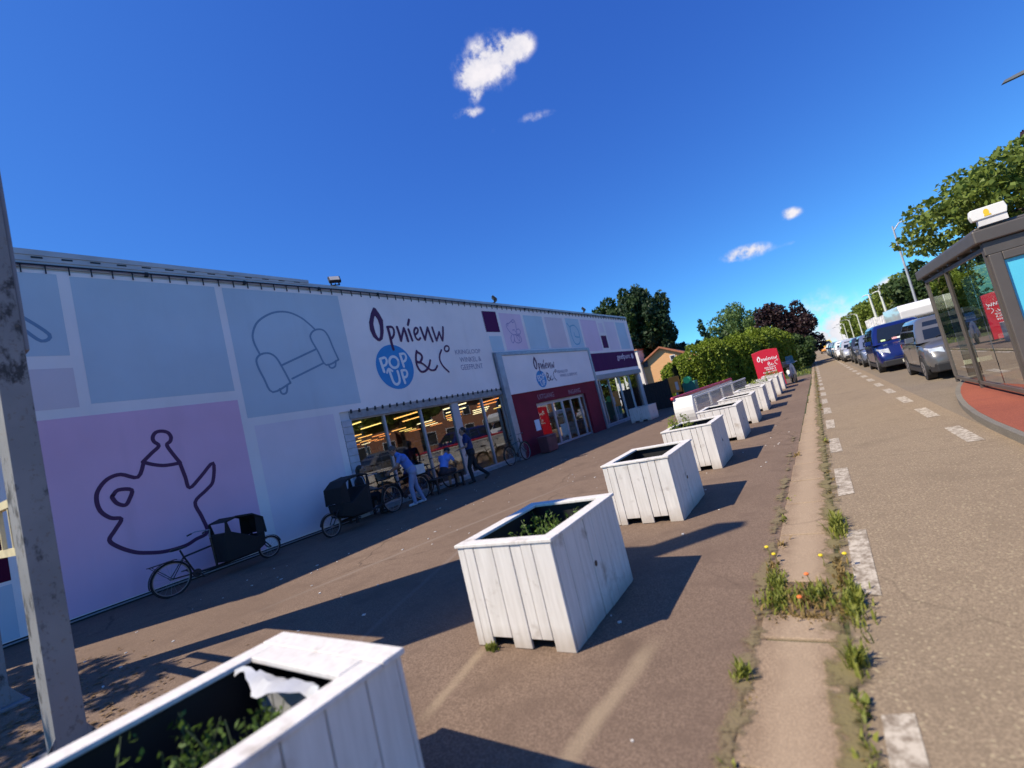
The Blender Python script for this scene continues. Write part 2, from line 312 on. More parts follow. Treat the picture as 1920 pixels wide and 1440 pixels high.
# ------------------------------------------------------------------ ground
def groundmat(name, base, light, dark, pebble=None, streaks=(), cracks=0):
    m, nt, b, o = newmat(name)
    big = noise(nt, .35, 6); mid = noise(nt, 3, 6); fine = noise(nt, 90, 3)
    cc = mixc(nt, ramp(nt, big, .35, .68), base, light)
    cc = mixc(nt, ramp(nt, mid, .52, .75), cc, dark)
    cc = mixc(nt, ramp(nt, fine, .42, .62), sc3(base, .72), cc)
    h = fine
    if cracks:
        tq = nt.nodes.new('ShaderNodeTexCoord'); wv = nt.nodes.new('ShaderNodeVectorMath'); wv.operation = 'MULTIPLY_ADD'; wv.inputs[1].default_value = (.35, .35, 0)
        nn_ = nt.nodes.new('ShaderNodeTexNoise'); nn_.inputs['Scale'].default_value = 2.2; nn_.inputs['Detail'].default_value = 6; nt.links.new(tq.outputs['Object'], nn_.inputs['Vector'])
        nt.links.new(nn_.outputs['Color'], wv.inputs[0]); nt.links.new(tq.outputs['Object'], wv.inputs[2])
        ve = nt.nodes.new('ShaderNodeTexVoronoi'); ve.feature = 'DISTANCE_TO_EDGE'; ve.inputs['Scale'].default_value = cracks; nt.links.new(wv.outputs[0], ve.inputs['Vector'])
        ck = ramp(nt, ve.outputs['Distance'], .0015 * cracks / .35, .006 * cracks / .35, (1, 1, 1), (0, 0, 0))
        ck = math_(nt, 'MULTIPLY', ck, ramp(nt, big, .45, .6))
        cc = mixc(nt, math_(nt, 'MULTIPLY', ck, .75), cc, sc3(base, .35))
        st_ = noise(nt, .9, 3, rough=.4); cc = mixc(nt, math_(nt, 'MULTIPLY', ramp(nt, st_, .62, .72), .45), cc, sc3(base, .6))
    if pebble:
        tcn = nt.nodes.new('ShaderNodeTexCoord')
        vo = nt.nodes.new('ShaderNodeTexVoronoi'); vo.inputs['Scale'].default_value = pebble[1]; vo.feature = 'F1'
        nt.links.new(tcn.outputs['Object'], vo.inputs['Vector'])
        k = ramp(nt, vo.outputs['Distance'], .16, .34, (1, 1, 1), (0, 0, 0))
        sel = math_(nt, 'GREATER_THAN', vo.outputs['Color'], .62)
        sp = nt.nodes.new('ShaderNodeSeparateColor'); nt.links.new(vo.outputs['Color'], sp.inputs[0])
        sel = math_(nt, 'GREATER_THAN', sp.outputs[0], .55)
        k2 = math_(nt, 'MULTIPLY', math_(nt, 'MULTIPLY', k, sel), .75)
        cc = mixc(nt, k2, cc, pebble[0])
    for (x0, y0, x1, y1, w, col, st) in streaks:
        tcn = nt.nodes.new('ShaderNodeTexCoord')
        sx = nt.nodes.new('ShaderNodeSeparateXYZ'); nt.links.new(tcn.outputs['Object'], sx.inputs[0])
        L = math.hypot(x1 - x0, y1 - y0); ux, uy = (x1 - x0) / L, (y1 - y0) / L
        dx = math_(nt, 'SUBTRACT', sx.outputs[0], x0); dy = math_(nt, 'SUBTRACT', sx.outputs[1], y0)
        al = math_(nt, 'ADD', math_(nt, 'MULTIPLY', dx, ux), math_(nt, 'MULTIPLY', dy, uy))
        ac = math_(nt, 'ABSOLUTE', math_(nt, 'ADD', math_(nt, 'ADD', math_(nt, 'MULTIPLY', dx, -uy), math_(nt, 'MULTIPLY', dy, ux)), math_(nt, 'MULTIPLY', math_(nt, 'SUBTRACT', mid, .5), w)))
        ka = ramp(nt, ac, w * .3, w, (1, 1, 1), (0, 0, 0))
        e = math_(nt, 'ABSOLUTE', math_(nt, 'SUBTRACT', al, L / 2))
        kl = nt.nodes.new('ShaderNodeMapRange'); kl.inputs['From Min'].default_value = L * .3; kl.inputs['From Max'].default_value = L * .55
        kl.inputs['To Min'].default_value = 1; kl.inputs['To Max'].default_value = 0; nt.links.new(e, kl.inputs[0])
        kk = math_(nt, 'MULTIPLY', math_(nt, 'MULTIPLY', math_(nt, 'MULTIPLY', ka, kl.outputs[0]), st), math_(nt, 'ADD', .35, mid), clamp=True)
        cc = mixc(nt, kk, cc, col)
    nt.links.new(cc, b.inputs['Base Color']); b.inputs['Roughness'].default_value = .9; b.inputs['Specular IOR Level'].default_value = .25
    bump(nt, b, h, .5, .008)
    return m
M_verge = groundmat('verge_soil', (.07, .085, .03), (.10, .11, .04), (.06, .055, .03))
M_fore = groundmat('forecourt_asphalt', (.19, .13, .092), (.27, .19, .134), (.135, .09, .065),
                   cracks=.32, streaks=[(-1.27, 2.95, -1.42, 1.6, .075, (.34, .26, .17), .65), (-2.53, 2.75, -2.40, 1.9, .06, (.34, .26, .17), .6), (-3.4, 1.0, -5.2, 6.5, .05, (.22, .17, .14), .5), (-6.6, 3.0, -4.8, 9, .08, (.24, .19, .15), .6)])
M_bike = groundmat('bike_lane_aggregate', (.285, .213, .138), (.34, .257, .167), (.23, .17, .11), pebble=((.42, .34, .21), 34), cracks=.22)
M_road = groundmat('road_asphalt', (.225, .178, .128), (.28, .225, .16), (.18, .145, .105))
M_kerb = groundmat('kerb_concrete', (.32, .225, .145), (.42, .31, .205), (.20, .135, .088), cracks=1.1, streaks=[(-.47, -6, -.40, 40, .15, (.44, .33, .22), .5)])
M_red = groundmat('red_paving', (.30, .085, .05), (.36, .11, .06), (.24, .07, .045))
M_grey_pave = groundmat('grey_paving', (.2, .18, .15), (.25, .22, .18), (.15, .13, .11))
def sheet(name, x0, x1, y0, y1, z, mat, cols=1):
    mb = MB(); mb.quad((x0, y0, z), (x1, y0, z), (x1, y1, z), (x0, y1, z))
    return tag(mb.build(name, mat), kind='structure')
sheet('ground', -700, 700, -300, 1400, 0, M_verge)
fc = MB(); fc.add([(-14, -14, .004), (-.70, -14, .004), (-.6, 10, .004), (-.42, 34, .004), (-11, 34, .004), (-11.8, 15, .004)], [(0, 1, 2, 3, 4, 5)])
tag(fc.build('forecourt', M_fore), kind='structure')
bl = MB(); bl.quad((-.21, -14, .004), (1.62, -14, .004), (1.62, 260, .004), (-.21, 260, .004))
tag(bl.build('bike_lane', M_bike), kind='structure')
sheet('road', 1.62, 11.5, -40, 260, .004, M_road)
sheet('pavement', 11.5, 15.5, -40, 260, .008, M_grey_pave)
# concrete gutter strip of slabs with open joints
rng = random.Random(4)
kb = MB(); y = -8.0
while y < 60:
    L = 1.0
    if 3.1 < y + L and y < 3.75:
        if y < 3.1: L = max(.3, 3.12 - y)
    x0 = -.70 + max(0, y) * .0115; x0 = min(x0, -.42)
    tz = .012 + rng.uniform(-.004, .006)
    if y > -8 and 3.1 <= y < 3.7:
        y = 3.78; continue
    kb.bb(x0 + rng.uniform(-.01, .012), -.25 + rng.uniform(-.012, .008), y + .012, y + L - .012, -.05, tz)
    y += L
tag(kb.build('kerb_strip', M_kerb, bevel=.008), kind='structure')
def patchy(name, c1, c2, scale, lo, hi, x0, w, y1):
    m, nt, b, o = newmat(name)
    nt.links.new(mixc(nt, noise(nt, 9, 5), c1, c2), b.inputs['Base Color']); b.inputs['Roughness'].default_value = .95
    bump(nt, b, noise(nt, 60, 3), .6, .01)
    t = nt.nodes.new('ShaderNodeBsdfTransparent'); mx = nt.nodes.new('ShaderNodeMixShader')
    tq = nt.nodes.new('ShaderNodeTexCoord'); sx = nt.nodes.new('ShaderNodeSeparateXYZ'); nt.links.new(tq.outputs['Object'], sx.inputs[0])
    edge = math_(nt, 'MULTIPLY', math_(nt, 'ABSOLUTE', math_(nt, 'SUBTRACT', sx.outputs[0], x0)), .22 / w)
    edge = math_(nt, 'ADD', edge, math_(nt, 'MULTIPLY', math_(nt, 'MAXIMUM', math_(nt, 'SUBTRACT', sx.outputs[1], y1), 0), .02))
    nt.links.new(ramp(nt, math_(nt, 'SUBTRACT', math_(nt, 'ADD', math_(nt, 'MULTIPLY', noise(nt, scale, 6), .7), math_(nt, 'MULTIPLY', noise(nt, scale * 6, 4), .3)), edge), lo, hi), mx.inputs[0]); nt.links.new(t.outputs[0], mx.inputs[1]); nt.links.new(b.outputs[0], mx.inputs[2]); nt.links.new(mx.outputs[0], o.inputs[0])
    return m
sheet('gutter_soil', -.36, -.14, -8, 60, .0195, patchy('gutter_silt', (.17, .12, .06), (.19, .165, .06), 5, .36, .50, -.25, .11, 30)); sheet('joint_soil', -.80, -.60, -8, 12, .0195, patchy('joint_silt', (.18, .125, .075), (.18, .15, .065), 5, .38, .50, -.70, .10, 5))
sheet('gap_soil', -.70, -.24, 3.02, 3.85, .0065, groundmat('gap_soil', (.17, .115, .07), (.22, .16, .09), (.11, .075, .045)))
# worn white dashes
def dashmat():
    m, nt, b, o = newmat('worn_road_paint')
    f = noise(nt, 14, 6); g = noise(nt, 55, 3)
    k = ramp(nt, math_(nt, 'ADD', math_(nt, 'MULTIPLY', f, .6), math_(nt, 'MULTIPLY', g, .4)), .42, .58)
    nt.links.new(mixc(nt, k, (.23, .18, .125), (.52, .45, .35)), b.inputs['Base Color']); b.inputs['Roughness'].default_value = .8
    return m
M_paint = dashmat()
dm = MB(); rng = random.Random(9)
y = 1.22
while y < 150:
    P = []
    for xx, yy in ((-.15, y), (-.01, y), (-.01, y + 1.25), (-.15, y + 1.25)):
        P.append((xx + rng.uniform(-.012, .012), yy + rng.uniform(-.04, .04), .008))
    dm.quad(*P)
    if y > 7.4: dm.quad((1.26, y - .5, .008), (1.43, y - .5, .008), (1.43, y + .72, .008), (1.26, y + .72, .008))
    y += 2.37
tag(dm.build('bike_lane_marking', M_paint), kind='structure')
cm = MB(); y = 2
while y < 150:
    cm.bb(7.4, 7.55, y, y + 2.5, .004, .008); y += 5
tag(cm.build('road_marking', M_paint), kind='structure')
# bus platform with its kerb, rounded off at the far end
def plat(inset, z0, z1, mat, name):
    pts = [(1.62 + inset, -6 + inset), (1.62 + inset, 8.4)]
    for k in range(9):
        t = k / 8
        pts.append((1.62 + inset + (1.05) * t ** 1.6, 8.4 + (5.9 - inset) * (1 - (1 - t) ** 1.3)))
    pts += [(3.85 - inset, 14.3 - inset), (3.85 - inset, -6 + inset)]
    mb = MB(); mb.loft([[(x, y, z0) for x, y in pts], [(x, y, z1) for x, y in pts]])
    return tag(mb.build(name, mat), kind='structure')
plat(0, -.02, .11, M_grey_pave, 'platform_kerb'); plat(.07, .05, .114, M_red, 'platform_paving')

# weeds and litter in the joints (nobody could count them)
M_weed = leafmat('weed_leaf', (.10, .14, .02), (.29, .29, .05), .3)
M_dry = leafmat('dry_weed', (.17, .12, .04), (.30, .2, .07), .2)
M_yellow = pm('yellow_petals', (.75, .55, .02), .6, na=.05)
M_orange = pm('orange_petals', (.7, .16, .03), .6, na=.1)
def blades(mb, cx, cy, rx, ry, n, h, rng, m=0, lean=.6, w=.008, z0=0):
    for _ in range(n):
        a = rng.uniform(0, 2 * PI); r = min(1.5, abs(rng.gauss(0, .62)))
        x, y = cx + rx * r * math.cos(a), cy + ry * r * math.sin(a)
        hh = h * rng.uniform(.4, 1.1); d = rng.uniform(0, 2 * PI); l = hh * rng.uniform(.1, lean); ww = w * rng.uniform(.6, 1.5)
        px, py = -math.sin(d) * ww, math.cos(d) * ww
        ex, ey = math.cos(d) * l, math.sin(d) * l
        mb.add([(x - px, y - py, z0), (x + px, y + py, z0), (x + ex * .4 + px, y + ey * .4 + py, z0 + hh * .65), (x + ex * .4 - px, y + ey * .4 - py, z0 + hh * .65), (x + ex, y + ey, z0 + hh)], [(0, 1, 2, 3), (3, 2, 4)], m)
rng = random.Random(5)
wd = MB()
for i in range(60):
    y = 1.9 + (rng.random() ** 2) * 34
    side = rng.random()
    x = (-.215 + rng.uniform(-.025, .03)) if side < .75 else (-.70 + max(0, y) * .0115 + rng.uniform(-.03, .03))
    blades(wd, x, y, .04, .14, 18, .025 + .035 * rng.random(), rng, 1 if rng.random() < .5 else 0, 1.2)
tag(wd.build('roadside_weeds', [M_weed, M_dry]), 'green and dry weeds growing along both edges of the concrete kerb strip', 'weeds', kind='stuff')
def clump(name, label, loc, spec, flowers=(), seed=1, group=None):
    rng = random.Random(seed); mb = MB()
    for cx, cy, rx, ry, n, h, m in spec: blades(mb, cx, cy, rx, ry, n, h, rng, m, .9, .0055)
    o = mb.build(name, [M_weed, M_dry], loc=loc)
    tag(o, label, 'weeds', group)
    for fx, fy, fz, mat, nm in flowers:
        f = MB(); f.tube([(fx, fy, 0), (fx + .01, fy, fz * .6), (fx, fy, fz)], .0025, 5, 0); f.sphere((fx, fy, fz), .017, 1, 8, 6, sz=.6)
        f.build('flower', [M_weed, mat], o)
    return o
clump('weed_clump', 'largest weed clump, spread across a gap in the kerb slabs with orange and yellow flowers', (-.42, 3.42, .004),
      [(-.17, .04, .1, .18, 230, .06, 0), (.06, .12, .12, .15, 190, .085, 0), (.25, .05, .07, .36, 300, .075, 0), (0, .08, .24, .26, 300, .05, 1), (-.22, .4, .06, .2, 90, .06, 0), (-.18, .3, .06, .22, 150, .06, 0), (.02, -.16, .22, .05, 240, .03, 1), (.2, .45, .035, .4, 170, .05, 1), (-.24, .62, .05, .12, 70, .05, 1)],
      [(-.27, .8, .11, M_yellow, 'y'), (.25, .62, .1, M_yellow, 'y'), (-.02, -.08, .1, M_orange, 'o'), (.02, .22, .12, M_orange, 'o'), (.1, .63, .09, M_yellow, 'y'), (-.22, .72, .08, M_yellow, 'y')], 2)
clump('weed_tuft', 'dense green tuft on the bike lane edge of the kerb, nearer than the big clump', (-.2, 2.8, .004), [(0, 0, .045, .1, 160, .09, 0)], seed=3)
clump('weed_tuft', 'small dark tuft at the forecourt edge of the kerb strip', (-.71, 2.62, .004), [(0, 0, .04, .06, 110, .07, 0)], seed=4)
clump('weed_tuft', 'tall narrow tuft beside the second white dash of the bike lane', (-.2, 4.9, .004), [(0, 0, .05, .26, 420, .10, 0)], seed=6)
clump('weed_tuft', 'sprig growing under the front corner of the second white planter', (-2.42, 2.68, .004), [(0, 0, .035, .025, 140, .05, 0)], seed=8)
ch = MB(); rng = random.Random(12)
for i in range(150):
    x = rng.uniform(-9, -.8); y = rng.uniform(1.2, 14); s = rng.uniform(.005, .016)
    ch.box((x, y, .004 + s * .3), (s * rng.uniform(1, 3), s * rng.uniform(1, 2), s * .6), 0, rng.uniform(0, 3))
tag(ch.build('litter_chips', pm('paper_chip', (.6, .57, .52), .7, ns=5)), 'pale chips and scraps scattered over the brown forecourt asphalt', 'litter', kind='stuff')
lf = MB(); rng = random.Random(13)
for i in range(900):
    x = rng.gauss(-6.4, 1.2); y = rng.gauss(1.0, .5); a = rng.uniform(0, 2 * PI); s = rng.uniform(.015, .04)
    if x > -2.9 and y > 0: continue
    z = .006 + rng.random() * .012
    ca, sa = math.cos(a) * s, math.sin(a) * s
    lf.add([(x - ca, y - sa, z), (x + sa * .5, y - ca * .5, z + .006), (x + ca, y + sa, z + .002), (x - sa * .5, y + ca * .5, z + .006)], [(0, 1, 2, 3)])
tag(lf.build('leaf_litter', leafmat('brown_leaf', (.10, .055, .02), (.24, .15, .07), .1)), 'dry brown leaves strewn over the asphalt around the foot of the billboard post', 'leaf litter', kind='stuff')

# ------------------------------------------------------------------ shop
FA = (-11.42, 2.4)
SHOP_RZ = R(90 - 4.551)
M_wall = pm('white_render', (.62, .62, .63), .8, ns=2, na=.08, bs=.15, bsc=30)
M_conc = pm('grey_concrete_block', (.30, .30, .31), .9, ns=6, na=.25, bs=.3)
M_coping = pm('coping_sheet_metal', (.50, .49, .50), .55, .3, ns=2, na=.12)
M_dark = pm('dark_metal', (.03, .032, .04), .5, .4, ns=4)
M_steel = pm('galvanised_steel', (.33, .36, .42), .45, .6, ns=4, na=.15)
M_alu = pm('aluminium_frame', (.42, .44, .50), .4, .5, ns=5, na=.08)
def bannermat(name, col):
    m, nt, b, o = newmat(name)
    f = noise(nt, .5, 3)
    nt.links.new(mixc(nt, ramp(nt, f, .3, .7), sc3(col, .95), sc3(col, 1.04)), b.inputs['Base Color'])
    b.inputs['Roughness'].default_value = .7; b.inputs['Specular IOR Level'].default_value = .12
    h = noise(nt, .9, 3, stretch=(1, 1, .45))
    v = noise(nt, 1.6, 5, stretch=(1, 1, .12)); nt.links.new(mixc(nt, math_(nt, 'MULTIPLY', ramp(nt, v, .58, .8), .3), nt.links[0].from_socket if False else mixc(nt, ramp(nt, f, .3, .7), sc3(col, .92), sc3(col, 1.05)), sc3(col, .72)), b.inputs['Base Color'])
    bump(nt, b, math_(nt, 'ADD', h, math_(nt, 'MULTIPLY', v, .25)), .6, .12)
    return m
B_white = bannermat('banner_white', (.88, .81, .80))
B_blue = bannermat('banner_pale_blue', (.52, .61, .69))
B_sky = bannermat('banner_light_blue', (.52, .66, .74))
B_violet = bannermat('banner_violet', (.80, .50, .66))
B_lav = bannermat('banner_lavender', (.80, .70, .76))
B_pink = bannermat('banner_pink', (.78, .60, .72))
B_mauve = bannermat('banner_mauve', (.72, .62, .66))
B_purple = bannermat('banner_purple', (.09, .016, .085))
B_maroon = bannermat('banner_maroon', (.075, .006, .03))
BAN = [B_white, B_blue, B_sky, B_violet, B_lav, B_pink, B_mauve, B_purple, B_maroon]
INK_purple = pm('purple_ink', (.075, .012, .07), .6, na=.04)
INK_blue = pm('blue_grey_ink', (.17, .27, .40), .6, na=.04)
INK_grey = pm('grey_ink', (.30, .27, .38), .6, na=.04)
INK_white = pm('white_ink', (.80, .80, .83), .6, na=.03)
INK_badge = pm('badge_blue', (.03, .25, .58), .5, na=.05)
INK_teal = pm('teal_ink', (.16, .42, .58), .6, na=.04)
INK_mauve = pm('mauve_ink', (.32, .24, .46), .6, na=.04)
M_redwall = pm('red_cladding', (.20, .008, .024), .85, ns=1.5, na=.15)

shop = thing('shop_building', 'long white flat-roofed shop front hung with printed pastel banners', 'shop', (FA[0], FA[1], 0), SHOP_RZ)
def top(s): return 6.42 if s < 6.7 else 6.42 - .0172 * (s - 6.7)
S0, S1 = -3.3, 27.15
wl = MB()
def wallseg(s0, s1, z0, z1=None, y0=.02, y1=.30):
    za, zb = (top(s0) + .06, top(s1) + .06) if z1 is None else (z1, z1)
    wl.hexa([(s0, y0, z0), (s1, y0, z0), (s1, y1, z0), (s0, y1, z0), (s0, y0, za), (s1, y0, zb), (s1, y1, zb), (s0, y1, za)])
wallseg(S0, 5.82, 0); wallseg(5.82, 6.12, 0, 2.72); wallseg(5.82, 13.1, 2.72); wallseg(13.1, 14.95, 0); wallseg(14.95, 19.35, 2.06); wallseg(19.35, 20.9, 0)
wallseg(20.9, S1, 2.62); wallseg(26.85, S1, 0, 2.62)
wl.bb(S0, S0 + .3, .30, 30, 0, 6.4); wl.bb(S1 - .3, S1, .30, 30, 0, 6.05); wl.bb(S0, S1, 30, 30.3, 0, 6.0)
wl.build('wall', M_wall, shop)
rf = MB(); rf.bb(S0 + .3, S1 - .3, .3, 30, 5.9, 6.0); rf.build('roof', pm('roof_felt', (.12, .12, .13), .9), shop)
# parapet cap
cp = MB()
n = 20
for i in range(n):
    a = S0 - .05 + (S1 - S0 + .1) * i / n; b = S0 - .05 + (S1 - S0 + .1) * (i + 1) / n
    cp.hexa([(a, -.03, top(a) + .06), (b, -.03, top(b) + .06), (b, .42, top(b) + .06), (a, .42, top(a) + .06), (a, -.03, top(a) + .23), (b, -.03, top(b) + .23), (b, .42, top(b) + .23), (a, .42, top(a) + .23)])
cp.build('coping', M_coping, shop)
rp = MB(); zl, zr = 6.88, 6.73
rp.hexa([(S0 - .05, -.06, zl - .13), (5.72, -.06, zr - .075), (5.72, .6, zr - .075), (S0 - .05, .6, zl - .13), (S0 - .05, -.06, zl), (5.72, -.06, zr), (5.72, .6, zr), (S0 - .05, .6, zl)])
rp.hexa([(S0 - .03, -.045, 6.60), (5.7, -.045, 6.60), (5.7, .5, 6.60), (S0 - .03, .5, 6.60), (S0 - .03, -.045, zl - .132), (5.7, -.045, zr - .077), (5.7, .5, zr - .077), (S0 - .03, .5, zl - .132)])
s = S0 + .2
while s < 5.6:
    rp.bb(s, s + .16, -.052, -.04, 6.655 - .004 * s, 6.69 - .008 * s, 1); s += .42
rp.build('raised_parapet', [M_coping, M_dark], shop)
# lacing rail and hooks along the banner's upper edge
rl = MB(); P = [(S0, -.07, top(S0) + .10)] + [(x, -.07, top(x) + .10) for x in (6.7, 14, 20, 27.1)]
rl.tube(P, .018, 6)
s = S0 + .1
while s < 27:
    rl.bb(s - .009, s + .009, -.062, -.04, top(s) - .06, top(s) + .11); s += .33
for s in range(-2, 27, 2): rl.bb(s - .03, s + .03, -.075, .02, top(s) + .05, top(s) + .13)
rl.build('lacing_rail', M_dark, shop)
# base strip under the banner
bs = MB(); bs.bb(S0, 5.8, -.012, .018, .0, .09, 0); bs.tube([(S0, -.03, .045), (5.8, -.03, .045)], .014, 6, 1)
bs.build('base_strip', [M_dark, M_steel], shop)

YB = -.035     # banner front plane
def banner(name, polys, panels, holes=()):
    mb = MB()
    for s0, s1, z0, z1 in polys:
        k = 8 if z1 is None else 1
        for i in range(k):
            a = s0 + (s1 - s0) * i / k; b = s0 + (s1 - s0) * (i + 1) / k
            za, zb = (top(a), top(b)) if z1 is None else (z1, z1)
            mb.hexa([(a, YB, z0), (b, YB, z0), (b, .016, z0), (a, .016, z0), (a, YB, za), (b, YB, zb), (b, .016, zb), (a, .016, za)], 0)
    for s0, s1, z0, z1, m in panels:
        za, zb = (z1, z1) if z1 < 9 else (top(s0) - (z1 - 9), top(s1) - (z1 - 9))
        mb.quad((s0, YB - .003, z0), (s1, YB - .003, z0), (s1, YB - .003, zb), (s0, YB - .003, za), m)
    return mb.build(name, BAN, shop)
ban = banner('banner', [(S0 + .02, 5.80, .085, None), (5.80, 12.92, 2.93, None)],
    [(-2.9, .57, 4.76, 6.36, 1), (-2.9, .58, 3.76, 4.52, 6), (.75, 3.29, 3.80, 6.34, 1), (3.45, 6.55, 3.12, 6.33, 1), (-.46, 3.31, .10, 3.58, 3), (3.56, 5.62, .12, 2.92, 4),
     (-3.2, -.60, 1.02, 1.78, 8), (-3.2, -.60, .1, .96, 1), (-3.2, -.60, 1.9, 3.6, 6), (12.02 + .88, 12.92, 5.26, 6.12, 7)])
ban2 = banner('banner_strip', [(12.925, 20.86, 4.40, None), (20.86, 27.1, 2.86, None)],
    [(12.93, 13.80, 5.25, 6.13, 7), (13.0, 13.80, 4.45, 5.08, 2), (13.98, 15.52, 4.46, 9.20, 5), (15.70, 17.22, 4.46, 9.22, 2), (17.42, 19.05, 4.46, 9.22, 6), (19.34, 20.72, 4.46, 9.2, 2), (20.9, 22.75, 4.2, 9.2, 5),
     (22.9, 23.58, 4.33, 5.06, 7), (22.92, 23.5, 5.25, 5.82, 4), (23.75, 25.1, 4.2, 9.2, 4), (25.3, 26.65, 4.2, 9.2, 2), (20.95, 27.08, 3.05, 4.06, 7)])
def f3(dy): return lambda s, z, e=0: (s, YB - dy - e, z)
def drawing(name, key, w, mat, par):
    mb = MB()
    for i, p in enumerate(ART[key]): mb.ribbon(p, w, f3(.005 + .0012 * (i % 4)))
    return mb.build(name, mat, par)
drawing('teapot_drawing', 'teapot', .07, INK_purple, ban)
drawing('armchair_drawing', 'armchair', .05, INK_blue, ban)
drawing('lamp_drawing', 'lamp', .06, INK_blue, ban)
drawing('bear_drawing', 'bear', .035, INK_mauve, ban2)
drawing('clock_drawing', 'clock', .07, INK_teal, ban2)
def logo(par, to3, ink, badge=True, k=1.0, letters=INK_white):
    mb = MB(); a, b = ART['O_out'], ART['O_in']; n = len(a)
    mb.add([to3(*p, .0) for p in a] + [to3(*p, .0) for p in b], [(i, (i + 1) % n, n + (i + 1) % n, n + i) for i in range(n)])
    for i, (w, p) in enumerate(ART['name']): mb.ribbon(p, w * 1.62, lambda s, z, e=0, q=i: to3(s, z, e + .0009 * (q % 6)))
    mb.build('shop_name', ink, par)
    if badge:
        bd = MB(); cx, cz, r = 8.06, 4.10, .72
        bd.add([to3(cx + r * math.cos(2 * PI * i / 48), cz + r * math.sin(2 * PI * i / 48), -.002) for i in range(48)], [tuple(range(48))])
        o = bd.build('badge', INK_badge, par)
        lt = MB()
        for i, (w, p) in enumerate(ART['popup']): lt.ribbon(p, w * 1.5, lambda s, z, e=0, q=i: to3(s, z, e + .002 + .0009 * (q % 6)))
        lt.build('badge_lettering', letters, o)
logo(ban, lambda s, z, e=0: (s, YB - .008 - e, z), INK_purple)

def text(name, body, to3, box, mat, par, align='L', bold=0):
    cu = bpy.data.curves.new('t', 'FONT'); cu.body = body; cu.size = 1; cu.resolution_u = 3
    if bold: cu.offset = bold
    ob = bpy.data.objects.new('t', cu); COL.objects.link(ob)
    dg = bpy.context.evaluated_depsgraph_get()
    me = bpy.data.meshes.new_from_object(ob.evaluated_get(dg))
    bpy.data.objects.remove(ob); bpy.data.curves.remove(cu)
    xs = [v.co.x for v in me.vertices]; ys = [v.co.y for v in me.vertices]
    x0, x1, y0, y1 = min(xs), max(xs), min(ys), max(ys)
    u0, u1, w0, w1 = box
    for v in me.vertices:
        v.co = to3(u0 + (v.co.x - x0) / (x1 - x0) * (u1 - u0), w0 + (v.co.y - y0) / (y1 - y0) * (w1 - w0))
    me.materials.clear(); me.materials.append(mat)
    o = bpy.data.objects.new(name, me); COL.objects.link(o); o.parent = par
    return o
fb = f3(.006)
text('lettering', 'KRINGLOOP', fb, (10.87, 12.27, 4.40, 4.57), INK_grey, ban, bold=.004)
text('lettering', 'WINKEL &', fb, (11.02, 12.20, 4.09, 4.28), INK_grey, ban, bold=.004)
text('lettering', 'GEEFPUNT', fb, (10.98, 12.20, 3.80, 4.00), INK_grey, ban, bold=.004)
text('lettering', 'geefpunt', fb, (24.3, 26.2, 3.5, 3.92), B_lav, ban2, bold=.006)
dt = MB(); dt.add([fb(26.55 + .17 * math.cos(2 * PI * i / 20), 3.72 + .17 * math.sin(2 * PI * i / 20)) for i in range(20)], [tuple(range(20))]); dt.build('round_mark', B_lav, ban2)

# big window beneath the banner
G_shop = glassmat('shop_glass', (.62, .66, .68), .16)
bm_ = MB(); bm_.bb(6.12, 13.0, -.02, .10, 2.70, 2.92, 0)
s = 6.15
while s < 12.95:
    bm_.bb(s, s + .05, -.05, -.02, 2.86, 2.97, 1); s += .27
bm_.build('window_lintel', [M_conc, M_dark], shop)
pb = MB(); z = .1
while z < 2.7:
    pb.bb(5.83, 6.14, -.02, .02, z, z + .19); z += .2
pb.build('block_pilaster', pm('pilaster_blocks', (.5, .5, .54), .85, ns=5, na=.15), shop, bevel=.01)
def window(s0, s1, z0, z1, y=.12, fw=.034, wide=None):
    f = MB()
    a = wide if wide else fw
    f.bb(s0, s0 + a, y - .05, y + .05, z0, z1); f.bb(s1 - fw, s1, y - .05, y + .05, z0, z1)
    f.bb(s0 + a, s1 - fw, y - .05, y + .05, z0, z0 + fw * 1.6); f.bb(s0 + a, s1 - fw, y - .05, y + .05, z1 - fw, z1)
    w = f.build('window', M_alu, shop)
    p = MB(); p.quad((s0 + a, y, z0 + fw * 1.6), (s1 - fw, y, z0 + fw * 1.6), (s1 - fw, y, z1 - fw), (s0 + a, y, z1 - fw))
    p.build('pane', G_shop, w)
for a, b, wd in ((6.14, 7.31, None), (7.312, 8.76, None), (8.762, 10.2, None), (10.202, 11.81, .32), (11.812, 13.0, None)): window(a, b, .12, 2.70, wide=wd)
sill = MB(); sill.bb(6.12, 13.0, .02, .3, 0, .118); sill.build('window_plinth', M_conc, shop)
for a, b in ((20.95, 21.55), (21.552, 22.66), (22.662, 24.1), (24.102, 25.5), (25.502, 26.83)): window(a, b, .12, 2.60)
sill = MB(); sill.bb(20.92, 26.84, .02, .3, 0, .118); sill.build('window_plinth', M_conc, shop)
fs = MB(); fs.bb(20.9, 27.12, -.10, .02, 2.60, 2.855); fs.build('fascia', pm('fascia_grey', (.32, .33, .33), .6), shop)
